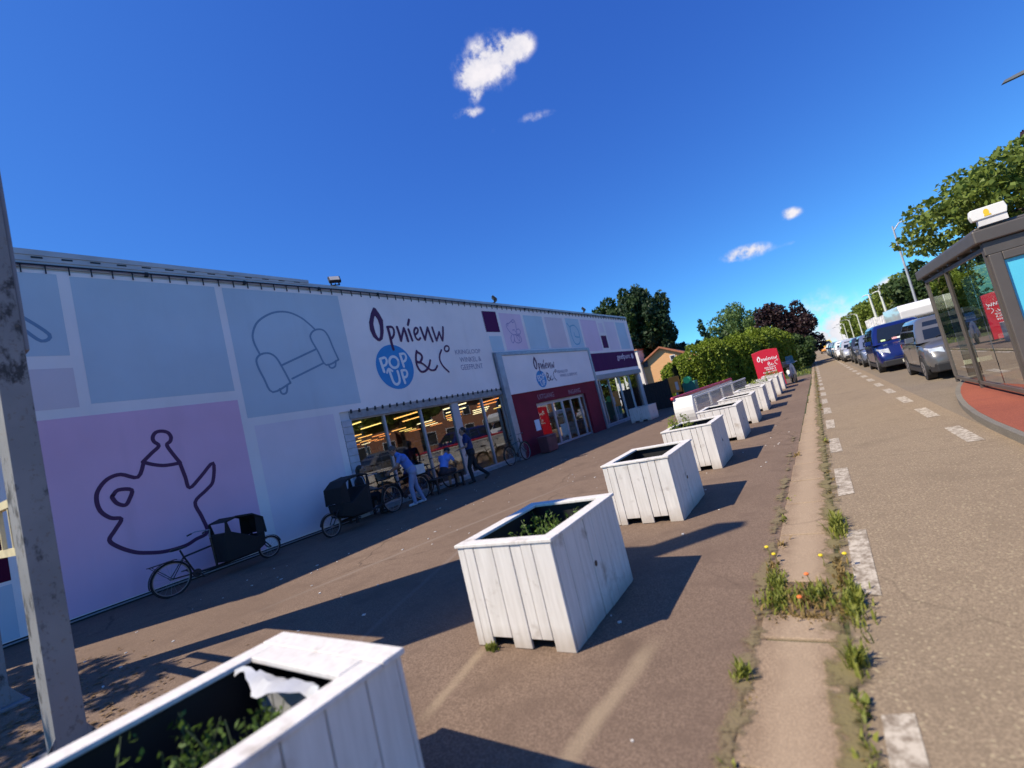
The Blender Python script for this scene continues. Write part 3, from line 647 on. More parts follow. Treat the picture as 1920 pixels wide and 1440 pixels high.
# entrance portal
PY0 = -.13
po = MB(); po.bb(12.98, 13.32, PY0 - .06, -.04, 0, 4.36); po.bb(20.66, 20.84, PY0 - .06, -.04, 0, 4.36); po.bb(13.322, 20.658, PY0 - .06, -.04, 4.22, 4.36)
po.build('portal_frame', M_steel, shop, bevel=.012)
rw = MB(); rw.bb(13.33, 14.97, PY0 + .02, .018, 0, 2.598); rw.bb(19.37, 20.65, PY0 + .02, .018, 0, 2.598); rw.bb(14.972, 19.368, PY0 + .02, .018, 2.06, 2.598)
rwo = rw.build('portal_cladding', M_redwall, shop)
sg = MB(); sg.bb(13.33, 20.65, PY0 - .02, .015, 2.60, 4.215); sgo = sg.build('portal_sign', B_white, shop)
ax0 = min(p[0] for p in ART['O_out'])
kk = 1.50 / 2.82
def tp3(s, z, e=0): return (15.42 + (s - ax0) * kk, PY0 - .026 - e, 4.02 + (z - 5.9) * kk * 1.0)
logo(sgo, tp3, INK_purple)
fp = lambda s, z, e=0: (s, PY0 - .026 - e, z)
text('lettering', 'KRINGLOOP', fp, (17.2, 18.15, 3.22, 3.36), INK_grey, sgo, bold=.01)
text('lettering', 'WINKEL & GEEFPUNT', fp, (17.35, 19.0, 3.02, 3.16), INK_grey, sgo, bold=.01)
fq = lambda s, z, e=0: (s, PY0 + .014 - e, z)
INK_pale = pm('pale_pink_ink', (.36, .22, .27), .6)
text('lettering', 'UITGANG', fq, (15.2, 16.5, 2.19, 2.41), INK_pale, rwo, bold=.005)
text('lettering', 'INGANG', fq, (17.8, 18.95, 2.15, 2.36), INK_pale, rwo, bold=.005)
ps = MB(); ps.bb(14.52, 14.88, PY0 + .008, PY0 + .018, .92, 1.38); ps.build('notice', pm('notice_white', (.75, .75, .85), .6), rwo)
for a, b in ((14.98, 16.42), (16.422, 17.25), (17.252, 18.02), (18.022, 18.9), (18.902, 19.36)):
    f = MB(); y = .05
    f.bb(a, a + .06, y - .03, y + .03, .03, 2.05); f.bb(b - .06, b, y - .03, y + .03, .03, 2.05); f.bb(a + .06, b - .06, y - .03, y + .03, .03, .12); f.bb(a + .06, b - .06, y - .03, y + .03, 1.92, 2.05)
    d = f.build('door', M_alu, shop)
    p = MB(); p.quad((a + .06, y, .12), (b - .06, y, .12), (b - .06, y, 1.92), (a + .06, y, 1.92)); p.build('pane', G_shop, d)
    if 16 < a < 18: hh = MB(); hh.tube([(b - .09, y - .06, .8), (b - .09, y - .06, 1.2)], .012, 6); hh.build('handle', M_steel, d)
# inside
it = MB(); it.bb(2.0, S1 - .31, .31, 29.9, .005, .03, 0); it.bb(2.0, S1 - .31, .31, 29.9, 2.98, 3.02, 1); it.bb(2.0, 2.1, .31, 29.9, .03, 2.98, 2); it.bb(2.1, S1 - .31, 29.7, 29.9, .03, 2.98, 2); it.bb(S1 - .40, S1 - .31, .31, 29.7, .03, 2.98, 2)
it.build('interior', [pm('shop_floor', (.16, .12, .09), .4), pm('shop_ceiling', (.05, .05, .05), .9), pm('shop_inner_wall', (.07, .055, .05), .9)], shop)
# goods on gondola shelves inside (dark shapes behind the glass)
def to_world(s, y, z=0):
    a = SHOP_RZ
    return (FA[0] + s * math.cos(a) - y * math.sin(a), FA[1] + s * math.sin(a) + y * math.cos(a), z)
rng = random.Random(21)
def shelf(s, y, label, L=3.2):
    t = thing('display_shelf', label, 'shelf', to_world(s, y, .03), SHOP_RZ, 'display shelves inside the shop')
    f = MB()
    for z in (.1, .55, 1.0, 1.45): f.bb(-.3, .3, 0, L, z, z + .03)
    f.bb(-.02, .02, 0, L, 0, 1.7); f.build('shelf_frame', pm('shelf_metal', (.25, .22, .2), .5), t)
    g = MB()
    for z in (.13, .58, 1.03, 1.48):
        yy = .05
        while yy < L - .2:
            w = rng.uniform(.1, .35); g.bb(-.27, -.04, yy, yy + w, z, z + rng.uniform(.12, .36), rng.randrange(4)); yy += w + .05
    g.build('goods', [pm('goods_a', (.2, .06, .04)), pm('goods_b', (.3, .28, .25)), pm('goods_c', (.06, .1, .16)), pm('goods_d', (.25, .2, .08))], t)
shelf(8.0, 1.6, 'low shelf of mixed goods just inside the second pane of the big window')
shelf(10.6, 2.2, 'low shelf of mixed goods inside the window beside the wide pillar')
shelf(12.6, 1.8, 'shelf of mixed goods at the right end of the big window')
shelf(23.8, 2.0, 'shelf of mixed goods behind the far right windows')
# lit ceiling lamps seen through the glass
tubes = [emat('lamp_amber', (1, .50, .12), 2.6), emat('lamp_yellow', (1, .70, .20), 2.4), emat('lamp_warm_white', (1, .82, .45), 3.0), emat('lamp_orange', (1, .34, .08), 2.2)]
lampm = []
for i, e in enumerate(tubes):
    mb = MB(); mb.bb(-.03, .03, -.68, .68, 0, .03, 0); mb.bb(-.07, .07, -.72, .72, .037, .08, 1)
    o = mb.build('ceiling_lamp', [e, pm('lamp_housing', (.5, .48, .45), .5)]); lampm.append(o.data); bpy.data.objects.remove(o)
rng = random.Random(77)
for i in range(9):
    for j in range(11):
        if rng.random() < .14: continue
        o = bpy.data.objects.new('ceiling_lamp', lampm[rng.randrange(4)]); COL.objects.link(o)
        o.location = to_world(5.2 + i * 2.45 + rng.uniform(-.1, .1), 2.4 + j * 2.45 + rng.uniform(-.2, .2), 2.72); o.rotation_euler.z = SHOP_RZ
        tag(o, 'lit tube lamp in the rows under the shop ceiling, seen through the glass', 'ceiling lamp', 'lit tube lamps under the shop ceiling')
# floodlights on the parapet
def flood(s, label, rz=0):
    t = thing('floodlight', label, 'floodlight', to_world(s, -.05, top(s) + .23), SHOP_RZ + rz, 'floodlights on the shop parapet')
    b = MB(); b.bb(-.13, -.09, -.02, .02, 0, .14); b.bb(.09, .13, -.02, .02, 0, .14); b.bb(-.13, .13, -.02, .02, 0, .02); b.tube([(0, .1, .01), (0, -.06, .03)], .015, 6); b.build('bracket', M_dark, t)
    RM = Matrix.Rotation(R(-38), 3, 'X')
    h = MB(); h.box((0, -.02, .17), (.34, .09, .24), 0, M=RM); h.build('housing', M_dark, t, bevel=.012)
    l = MB(); l.box(Vector((0, -.02, .17)) + RM @ Vector((0, -.05, 0)), (.27, .012, .18), 0, M=RM); l.build('lens', pm('flood_lens', (.45, .42, .40), .2), t)
flood(6.55, 'nearest of the floodlights along the roof edge, left of the shop name', R(-25)); flood(13.9, 'floodlight on the roof edge above the dark purple banner square', R(40)); flood(21.6, 'farthest of the floodlights, near the right end of the roof edge', R(30))
# ------------------------------------------------------------------ white planters
def paintwood():
    m, nt, b, o = newmat('white_painted_wood')
    st = noise(nt, 3, 6, 'World', stretch=(9, 9, .8)); sp = noise(nt, 6, 7, 'World'); lo = noise(nt, 1.3, 4, 'World')
    cc = mixc(nt, ramp(nt, st, .35, .7), (.62, .585, .54), (.75, .715, .67))
    cc = mixc(nt, ramp(nt, sp, .60, .72), cc, (.46, .41, .36))
    cc = mixc(nt, ramp(nt, lo, .55, .8), cc, (.64, .60, .57))
    tcn = nt.nodes.new('ShaderNodeTexCoord'); sx = nt.nodes.new('ShaderNodeSeparateXYZ'); nt.links.new(tcn.outputs['Object'], sx.inputs[0])
    k = math_(nt, 'MULTIPLY', ramp(nt, math_(nt, 'ADD', sx.outputs[2], math_(nt, 'MULTIPLY', sp, .14)), .09, .24, (1, 1, 1), (0, 0, 0)), .6)
    cc = mixc(nt, k, cc, (.36, .29, .22))     # soil splashed up the foot of the boards
    nt.links.new(cc, b.inputs['Base Color']); b.inputs['Roughness'].default_value = .6; b.inputs['Specular IOR Level'].default_value = .3
    bump(nt, b, st, .25, .006)
    return m
M_pw = paintwood()
M_soil = pm('potting_soil', (.028, .02, .013), 1, ns=20, na=.4, bs=.8, bsc=50)
M_inner = pm('black_liner', (.012, .012, .014), .6)
M_foil = pm('plastic_foil', (.5, .5, .5), .25, ns=6, na=.2, bs=.6, bsc=12)
M_knot = pm('wood_knot', (.10, .055, .03), .8)
def boards(axis, a0, a1, pos, out, z0, z1, widths, notches, seed):
    rng = random.Random(seed); mb = MB(); tot = sum(widths); a = a0
    for w in widths:
        b = a + w / tot * (a1 - a0)
        zb = z0
        for n0, n1 in notches:
            if a < n1 - .01 and b > n0 + .01: zb = z0 + .072
        d = rng.uniform(0, .006); th = .02
        lo, hi = (pos - th, pos + d) if out > 0 else (pos - d, pos + th)
        if axis == 'x': mb.bb(a + .003, b - .003, lo, hi, zb + rng.uniform(0, .006), z1)
        else: mb.bb(lo, hi, a + .003, b - .003, zb + rng.uniform(0, .006), z1)
        a = b
    return mb
def make_planter(W=.845, L=1.16, H=.74, seed=1):
    t = thing('planter_box', 'x', 'planter', group='row of white wooden planters along the kerb')
    fw = (.09, .11, .17, .12, .17, .10, .12); hw = W / 2
    nx = [(-hw + .19 * W, -hw + .39 * W), (-hw + .59 * W, -hw + .79 * W)]
    boards('x', -hw, hw, 0.0, -1, 0, H, (.08, .11, .21, .19, .11, .11, .19), [(-hw + .20 * W, -hw + .39 * W), (-hw + .60 * W, -hw + .79 * W)], seed).build('front_panel', M_pw, t, bevel=.004)
    boards('x', -hw, hw, L, 1, 0, H, (.1, .13, .15, .12, .17, .1, .1), nx, seed + 1).build('back_panel', M_pw, t, bevel=.004)
    boards('y', .022, L - .022, -hw, -1, 0, H, (.12, .15, .13, .17, .15, .12, .16, .12), [(.3, .45), (.7, .85)], seed + 2).build('side_panel', M_pw, t, bevel=.004)
    sp = boards('y', .022, L - .022, hw, 1, 0, H, (.14, .15, .17, .13, .15, .16, .14), [], seed + 3).build('side_panel', M_pw, t, bevel=.004)
    k = MB(); k.cyl((hw + .004, L * .47, H * .52), .022, .005, 14, axis='X'); k.build('knot', M_knot, sp)
    r = MB(); o = .014; w = .11; z0, z1 = H + .001, H + .026
    r.bb(-hw - o, hw + o, -o, w - o, z0, z1); r.bb(-hw - o, hw + o, L + o - w, L + o, z0, z1)
    r.bb(-hw - o, -hw - o + w, w - o + .002, L + o - w - .002, z0, z1 - .002); r.bb(hw + o - w, hw + o, w - o + .002, L + o - w - .002, z0, z1 - .002)
    r.build('rim', M_pw, t, bevel=.005)
    i = MB(); q = .05
    i.quad((-hw + q, q, .1), (hw - q, q, .1), (hw - q, q, H - .005), (-hw + q, q, H - .005)); i.quad((-hw + q, L - q, .1), (hw - q, L - q, .1), (hw - q, L - q, H - .005), (-hw + q, L - q, H - .005))
    i.quad((-hw + q, q, .1), (-hw + q, L - q, .1), (-hw + q, L - q, H - .005), (-hw + q, q, H - .005)); i.quad((hw - q, q, .1), (hw - q, L - q, .1), (hw - q, L - q, H - .005), (hw - q, q, H - .005))
    i.build('liner', M_inner, t)
    s = MB(); n = 8; rng = random.Random(seed + 7); V = []
    for a in range(n + 1):
        for b in range(n + 1): V.append((-hw + q + (W - 2 * q) * a / n, q + (L - 2 * q) * b / n, H - .24 + rng.uniform(-.03, .03)))
    s.add(V, [(a * (n + 1) + b, (a + 1) * (n + 1) + b, (a + 1) * (n + 1) + b + 1, a * (n + 1) + b + 1) for a in range(n) for b in range(n)])
    s.build('soil', M_soil, t, smooth=True)
    return t
pl0 = make_planter()
spots = [(-2.21, .15, -2.5, 'nearest white planter, with plastic foil folded over its rim, cut by the bottom edge'),
    (-2.165, 2.72, 0, 'white planter with a dark knot in its side board, second in the row'),
    (-2.10, 5.52, -.8, 'third white planter of the row, nearly empty, behind the one with the knot'),
    (-2.10, 8.30, -.5, 'fourth white planter of the row, with a pale green plant sticking up'),
    (-2.08, 11.2, 0, 'fifth white planter of the row'), (-2.04, 13.8, .6, 'sixth white planter of the row'),
    (-2.00, 16.6, 0, 'seventh white planter, overlapping its neighbours in the far half of the row'), (-1.96, 19.4, .5, 'eighth white planter of the row, far along the kerb'),
    (-1.92, 22.2, 0, 'ninth white planter, next to last before the red sign'), (-1.88, 25.0, 0, 'last white planter of the row, right before the red sign')]
planters = []
for i, (x, y, a, lab) in enumerate(spots):
    o = pl0 if i == 0 else copy_tree(pl0)
    o.location = (x, y, .004); o.rotation_euler.z = R(a); o['label'] = lab; planters.append(o)
planters[0].scale = (1.15, 1.03, 1.02); planters[0].location.x = -2.245
o = copy_tree(pl0); o.location = (-7.75, 22.9, .004); o.rotation_euler.z = R(-5); o.scale = (1.25, .9, .95)
o['label'] = 'white planter standing in the shade near the far end of the shop front'
# plastic foil of the nearest planter, and the extra plank across its far end
eb = MB(); eb.bb(-.4225 + .098, .4225 - .098, 1.16 + .014 - .225, 1.16 + .014 - .113, .739, .765); eb.build('end_board', M_pw, planters[0], bevel=.005)
fo = MB(); rng = random.Random(3); n = 14
V = []
for a in range(n + 1):
    u = a / n
    x = -.30 + u * .60
    for b, (yy, zz) in enumerate(((1.09, .50), (1.075, .66), (1.045, .742), (1.005 + .02 * math.sin(u * 9), .752 + .014 * math.sin(u * 14)), (.965 + .035 * math.sin(u * 7 + 1), .735 + .02 * math.sin(u * 11)))):
        V.append((x, yy - .135 + rng.uniform(-.006, .006), zz + rng.uniform(-.008, .008)))
fo.add(V, [(a * 5 + b, (a + 1) * 5 + b, (a + 1) * 5 + b + 1, a * 5 + b + 1) for a in range(n) for b in range(4)])
fo.build('plastic_foil', M_foil, planters[0], smooth=True)

# plants in the planters
def leafcloud(P, size, rng, aspect=.5, up=0.0):
    """diamond leaves at points P, returns verts, faces"""
    n = len(P)
    d = rng.normal(size=(n, 3)); d[:, 2] += up; d /= np.linalg.norm(d, axis=1)[:, None]
    e = rng.normal(size=(n, 3)); e -= d * (e * d).sum(1)[:, None]; e /= np.linalg.norm(e, axis=1)[:, None]
    nn = np.cross(d, e)
    s = size * rng.uniform(.6, 1.3, size=(n, 1))
    a = P - d * s; b = P + e * s * aspect + nn * s * .15; c = P + d * s; f = P - e * s * aspect + nn * s * .15
    V = np.stack([a, b, c, f], 1).reshape(-1, 3)
    F = np.arange(n * 4).reshape(-1, 4)
    return V, F
def mesh_np(name, V, F, mat, parent=None, loc=None):
    me = bpy.data.meshes.new(name)
    me.vertices.add(len(V)); me.vertices.foreach_set('co', np.ascontiguousarray(V, dtype=np.float32).ravel())
    k = F.shape[1]
    me.loops.add(F.size); me.loops.foreach_set('vertex_index', np.ascontiguousarray(F, dtype=np.int32).ravel())
    me.polygons.add(len(F)); me.polygons.foreach_set('loop_start', np.arange(0, F.size, k, dtype=np.int32))
    try: me.polygons.foreach_set('loop_total', np.full(len(F), k, dtype=np.int32))
    except Exception: pass
    me.update(calc_edges=True); me.materials.append(mat)
    o = bpy.data.objects.new(name, me); COL.objects.link(o)
    if parent is not None: o.parent = parent
    if loc is not None: o.location = loc
    return o
L_plant = leafmat('planter_leaf', (.05, .11, .015), (.17, .26, .05), .3)
L_pale = leafmat('pale_plant_leaf', (.16, .22, .03), (.34, .38, .07), .35)
M_stem = pm('green_stem', (.09, .12, .04), .7)
def herb(name, label, loc, stems, mat, seed, spread=(.3, .4), h=.3, leaf=.022, group='plants growing in the planters'):
    rng = np.random.default_rng(seed); t = thing(name, label, 'plant', loc, 0, group)
    st = MB(); P = []
    for i in range(stems):
        x, y = rng.uniform(-spread[0], spread[0]), rng.uniform(-spread[1], spread[1])
        hh = h * rng.uniform(.5, 1.15); lx, ly = rng.normal(0, .06, 2)
        st.tube([(x, y, 0), (x + lx * .5, y + ly * .5, hh * .6), (x + lx, y + ly, hh)], [.004, .003, .002], 5)
        k = int(16 * hh / .3) + 6
        for q in range(k):
            u = rng.uniform(.15, 1); P.append((x + lx * u + rng.normal(0, .022), y + ly * u + rng.normal(0, .022), hh * u + rng.normal(0, .012)))
    V, F = leafcloud(np.array(P), leaf, rng, .45, .5)
    st.build('stem', M_stem, t); mesh_np('foliage', V, F, mat, t)
herb('planter_herb', 'leafy green weeds growing inside the nearest planter', (-2.2, .72, .48), 60, L_plant, 1, (.3, .3), .26, .018)
herb('planter_herb', 'dark green plants low inside the second planter with the knot', (-2.165, 3.45, .48), 50, L_plant, 2, (.28, .3), .24, .02)
herb('planter_herb', 'pale green plant rising above the rim of the fourth planter', (-2.25, 8.75, .48), 16, L_pale, 3, (.12, .15), .46, .028)
herb('planter_herb', 'pale weeds along the far rim of the eighth planter', (-1.98, 19.8, .5), 30, L_pale, 4, (.3, .35), .38, .03)
herb('planter_herb', 'pale weeds in the last planter before the red sign', (-1.9, 25.4, .5), 30, L_pale, 5, (.3, .35), .42, .03)

# ------------------------------------------------------------------ billboard on two steel posts (the near one is the big post at the left)
def poststeel():
    m, nt, b, o = newmat('old_painted_steel')
    f = noise(nt, 5, 8, rough=.7, stretch=(1, 1, .6)); g = noise(nt, 1.2, 4); h = noise(nt, 30, 4)
    cc = mixc(nt, ramp(nt, g, .35, .7), (.18, .18, .185), (.27, .265, .265))
    cc = mixc(nt, ramp(nt, f, .54, .62), cc, (.045, .042, .042))
    cc = mixc(nt, math_(nt, 'MULTIPLY', ramp(nt, h, .6, .7), .5), cc, (.16, .11, .07))
    nt.links.new(cc, b.inputs['Base Color']); b.inputs['Roughness'].default_value = .7
    bump(nt, b, f, .3, .01)
    return m
M_post = poststeel()
M_board = pm('billboard_grey', (.22, .22, .24), .6)
M_ad = pm('billboard_sheet', (.55, .56, .58), .5, ns=.8, na=.15)
bbd = thing('billboard', 'tall billboard whose weathered grey steel post stands at the left edge of the picture', 'billboard', (-5.0, .953, 0))
def ibeam(x, hx=.30, wy=.17):
    mb = MB()
    mb.bb(x - hx / 2, x + hx / 2, -wy / 2, wy / 2, .03, 6.5)
    mb.bb(x - .26, x + .26, -.2, .2, 0, .03)
    for sy in (-1, 1):
        mb.add([(x + hx / 2 - .012, sy * wy / 2, .03), (x + hx / 2 - .012, sy * (wy / 2 + .1), .03), (x + hx / 2 - .012, sy * wy / 2, .2), (x + hx / 2, sy * wy / 2, .03), (x + hx / 2, sy * (wy / 2 + .1), .03), (x + hx / 2, sy * wy / 2, .2)], [(0, 1, 2), (3, 5, 4), (0, 3, 4, 1), (1, 4, 5, 2), (0, 2, 5, 3)])
    return mb
ibeam(-.1).build('post', M_post, bbd, bevel=.003); ibeam(-2.56).build('post', M_post, bbd, bevel=.003)
M_yrail = pm('cream_painted_rail', (.62, .52, .30), .6, ns=6, na=.2)
rl = MB(); rl.bb(-2.28, -.24, -.085, -.02, 1.50, 1.56); rl.bb(-2.28, -.24, -.085, -.02, 1.87, 1.93)
for x in (-2.2, -1.7, -1.2, -.7, -.34): rl.bb(x, x + .022, -.08, -.05, 1.56, 1.87)
rl.build('rail', M_yrail, bbd)
pn = MB(); pn.bb(-2.5, -.172, .086, .118, 2.55, 5.55); pn.bb(-.17, .03, .086, .118, 3.03, 5.55); pn.build('panel', M_board, bbd, bevel=.01)
ad = MB(); ad.bb(-2.42, -.26, .119, .124, 2.62, 5.45); ad.build('poster', M_ad, bbd)

# ------------------------------------------------------------------ bicycles
M_tyre = pm('rubber_tyre', (.02, .02, .021), .8)
M_rim = pm('wheel_rim', (.35, .36, .38), .35, .8)
M_black = pm('black_paint', (.013, .013, .016), .35)
M_blackcloth = pm('black_canvas', (.014, .014, .016), .85, bs=.3, bsc=20)
M_sadd = pm('saddle_leather', (.03, .022, .018), .5)
def wheel(t, x, r, name='wheel'):
    w = MB(); n = 32
    w.tube([(x + r * math.cos(2 * PI * k / n), 0, r + r * math.sin(2 * PI * k / n) + .0) for k in range(n)], .02, 8, 0, closed=True)
    rr = r - .03
    w.tube([(x + rr * math.cos(2 * PI * k / n), 0, r + rr * math.sin(2 * PI * k / n)) for k in range(n)], .01, 6, 1, closed=True)
    for k in range(18):
        a = 2 * PI * k / 18; w.tube([(x, .02 * (-1) ** k, r), (x + rr * math.cos(a), 0, r + rr * math.sin(a))], .0018, 4, 1)
    w.cyl((x, -.04, r), .025, .08, 12, 1, axis='Y')
    return w.build(name, [M_tyre, M_rim], t, smooth=True)
def fender(t, x, r, a0, a1, mat):
    f = MB(); P = [(x + (r + .035) * math.cos(a0 + (a1 - a0) * k / 14), 0, r + (r + .035) * math.sin(a0 + (a1 - a0) * k / 14)) for k in range(15)]
    rings = [[(p[0], -.028, p[2]), (p[0], .028, p[2]), (p[0] * 1, .028, p[2] + .004), (p[0], -.028, p[2] + .004)] for p in P]
    f.loft(rings); f.build('mudguard', mat, t)
def bike(label, loc, rz, mat, cargo=False, basket=False, group=None):
    t = thing('cargo_bike' if cargo else 'bicycle', label, 'cargo bike' if cargo else 'bicycle', loc, rz, group)
    r = .34
    wheel(t, 0, r); fender(t, 0, r, R(20), R(190), mat)
    bx = .42; fr = MB()
    seat = (.22, 0, .86)
    fr.tube([(bx, 0, .29), (.26, 0, .72), seat], .017, 8)
    for s in (-1, 1):
        fr.tube([(0, s * .06, r), (bx, s * .03, .29)], .01, 6); fr.tube([(0, s * .06, r), (.27, s * .02, .70)], .009, 6)
    if not cargo:
        wheel(t, 1.08, r); fender(t, 1.08, r, R(10), R(150), mat)
        fr.tube([(bx, 0, .29), (.86, 0, .62)], .018, 8); fr.tube([(.27, 0, .70), (.84, 0, .78)], .016, 8)
        fr.tube([(.83, 0, .88), (.88, 0, .60)], .02, 8)
        for s in (-1, 1): fr.tube([(.88, s * .04, .60), (.96, s * .055, .48), (1.08, s * .055, r)], .011, 6)
        hb = [(.70, -.30, 1.02), (.80, -.24, 1.05), (.83, -.05, 1.03), (.83, .05, 1.03), (.80, .24, 1.05), (.70, .30, 1.02)]
        st = (.82, 0, .9)
    else:
        r2 = .25; wheel(t, 1.98, r2)
        fender(t, 1.98, r2, R(10), R(150), mat)
        fr.tube([(bx, 0, .29), (.80, 0, .26), (1.72, 0, .26)], .026, 8); fr.tube([(.27, 0, .70), (.80, 0, .74)], .02, 8); fr.tube([(.80, 0, .92), (.83, 0, .28)], .024, 8)
        for s in (-1, 1): fr.tube([(1.72, s * .07, .62), (1.86, s * .07, .42), (1.98, s * .06, r2)], .014, 6)
        fr.tube([(1.72, 0, .26), (1.72, 0, .64)], .02, 8)
        hb = [(.52, -.30, 1.08), (.66, -.26, 1.12), (.78, -.06, 1.10), (.78, .06, 1.10), (.66, .26, 1.12), (.52, .30, 1.08)]
        st = (.79, 0, .92)
    fr.build('frame', mat, t, smooth=True)
    h = MB(); h.tube(hb, .011, 8); h.tube([st, hb[2], hb[3]], .013, 8)
    for e, f in ((hb[0], hb[1]), (hb[-1], hb[-2])):
        h.tube([e, tuple((Vector(e) + (Vector(f) - Vector(e)) * .6))], .017, 8, 1)
    h.build('handlebar', [M_steel, M_sadd], t, smooth=True)
    s = MB()
    s.loft([[(x, w * math.cos(2 * PI * k / 10), z + hh * math.sin(2 * PI * k / 10)) for k in range(10)] for x, w, z, hh in ((.06, .05, .90, .02), (.09, .085, .905, .03), (.18, .075, .90, .03), (.28, .03, .895, .022), (.35, .015, .89, .012))])
    s.build('saddle', M_sadd, t, smooth=True)
    c = MB(); c.cyl((bx, -.06, .29), .085, .006, 20, 0, axis='Y'); c.tube([(bx, -.08, .29), (bx + .12, -.08, .18)], .01, 6); c.tube([(bx, .08, .29), (bx - .12, .08, .40)], .01, 6)
    c.bb(bx + .07, bx + .17, -.16, -.08, .165, .185, 1); c.bb(bx - .17, bx - .07, .08, .16, .395, .415, 1); c.tube([(bx, -.08, .29), (bx, .08, .29)], .014, 6)
    c.build('crankset', [M_dark, M_sadd], t)
    k = MB(); k.bb(-.34, .12, -.06, .06, .70, .712); k.tube([(-.3, -.06, .70), (0, -.07, r)], .006, 5); k.tube([(-.3, .06, .70), (0, .07, r)], .006, 5); k.build('rack', M_dark, t)
    if basket:
        b = MB(); b.bb(.92, 1.24, -.17, .17, .74, .76); b.bb(.92, .94, -.17, .17, .76, 1.0); b.bb(1.22, 1.24, -.17, .17, .76, 1.0); b.bb(.94, 1.22, -.17, -.15, .76, 1.0); b.bb(.94, 1.22, .15, .17, .76, 1.0)
        b.build('basket', pm('white_basket', (.62, .62, .60), .6), t)
    if cargo:
        b = MB()
        def ring(x, hw, z0, z1): return [(x, -hw, z0), (x, hw, z0), (x, hw + .05, z1), (x, -hw - .05, z1)]
        b.loft([ring(.92, .24, .30, .94), ring(1.05, .29, .30, .93), ring(1.55, .29, .30, .64), ring(1.78, .22, .38, .68)])
        b.build('cargo_box', M_blackcloth, t, bevel=.02)
        cv = MB()
        for sy in (-1, 1):
            cv.tube([(.95, sy * .31, .92), (.98, sy * .31, 1.17), (1.2, sy * .31, 1.22), (1.55, sy * .3, 1.17), (1.77, sy * .28, 1.03), (1.80, sy * .27, .66)], .025, 6)
            cv.quad((1.58, sy * .3, .66), (1.8, sy * .272, .68), (1.78, sy * .285, 1.03), (1.60, sy * .3, 1.12)); cv.quad((.93, sy * .315, .92), (1.06, sy * .315, .9), (1.0, sy * .315, 1.19), (.96, sy * .315, 1.15))
        top_ = [(.96, 1.15), (1.2, 1.225), (1.55, 1.175), (1.78, 1.03), (1.80, .68)]
        for (xa, za), (xb, zb) in zip(top_, top_[1:]):
            cv.quad((xa, -.3, za + .012), (xb, -.29, zb + .012), (xb, .29, zb + .012), (xa, .3, za + .012))
        cv.build('canopy', M_blackcloth, t)
    return t
# cargo bike leaning along the banner: rear wheel near, front wheel far
CB0 = to_world(2.02, -1.2); fa = SHOP_RZ
bike('black cargo bike with a hooded box parked against the banner below the teapot drawing', to_world(1.2, -1.12, .004), fa + R(10), M_black, cargo=True).scale = (.95, .9, .86)
bike('black box bike parked at the left end of the big window', to_world(6.2, -1.0, .004), fa + R(188), M_black, cargo=True)
bike('dark bicycle with a white basket standing beside the man in the light blue shirt', to_world(6.35, -.78, .004), fa + R(4), M_black, basket=True)
bike('dark bicycle parked by the window between the standing man and the seated person', to_world(7.9, -.36, .004), fa + R(2), pm('dark_blue_paint', (.02, .03, .07), .35), group='bicycles leaning by the window')
bike('dark bicycle at the foot of the left portal post', to_world(11.9, -.55, .004), fa + R(4), pm('dark_green_paint', (.02, .045, .04), .35), group='bicycles leaning by the window')

# bench in front of the window, benches' user rests on it
M_bwood = pm('dark_wood', (.05, .035, .028), .7, stretch=(1, 8, 8))
def bench(label, loc, rz, L=1.3):
    t = thing('bench', label, 'bench', loc, rz, 'dark benches in front of the shop window')
    s = MB()
    for k in range(4): s.bb(-L / 2, L / 2, -.2 + k * .105, -.11 + k * .105, .43, .46)
    s.build('seat', M_bwood, t, bevel=.005)
    for x in (-L / 2 + .12, L / 2 - .12):
        l = MB(); l.bb(x - .03, x + .03, -.18, -.13, 0, .43); l.bb(x - .03, x + .03, .13, .18, 0, .43); l.bb(x - .03, x + .03, -.13, .13, .38, .43); l.build('leg', M_dark, t)
bench('dark bench under the seated person in the light blue shirt', to_world(8.4, -.78, .004), fa)
bench('dark bench under the person in black beside the window edge', to_world(5.75, -.36, .004), fa, 1.0)

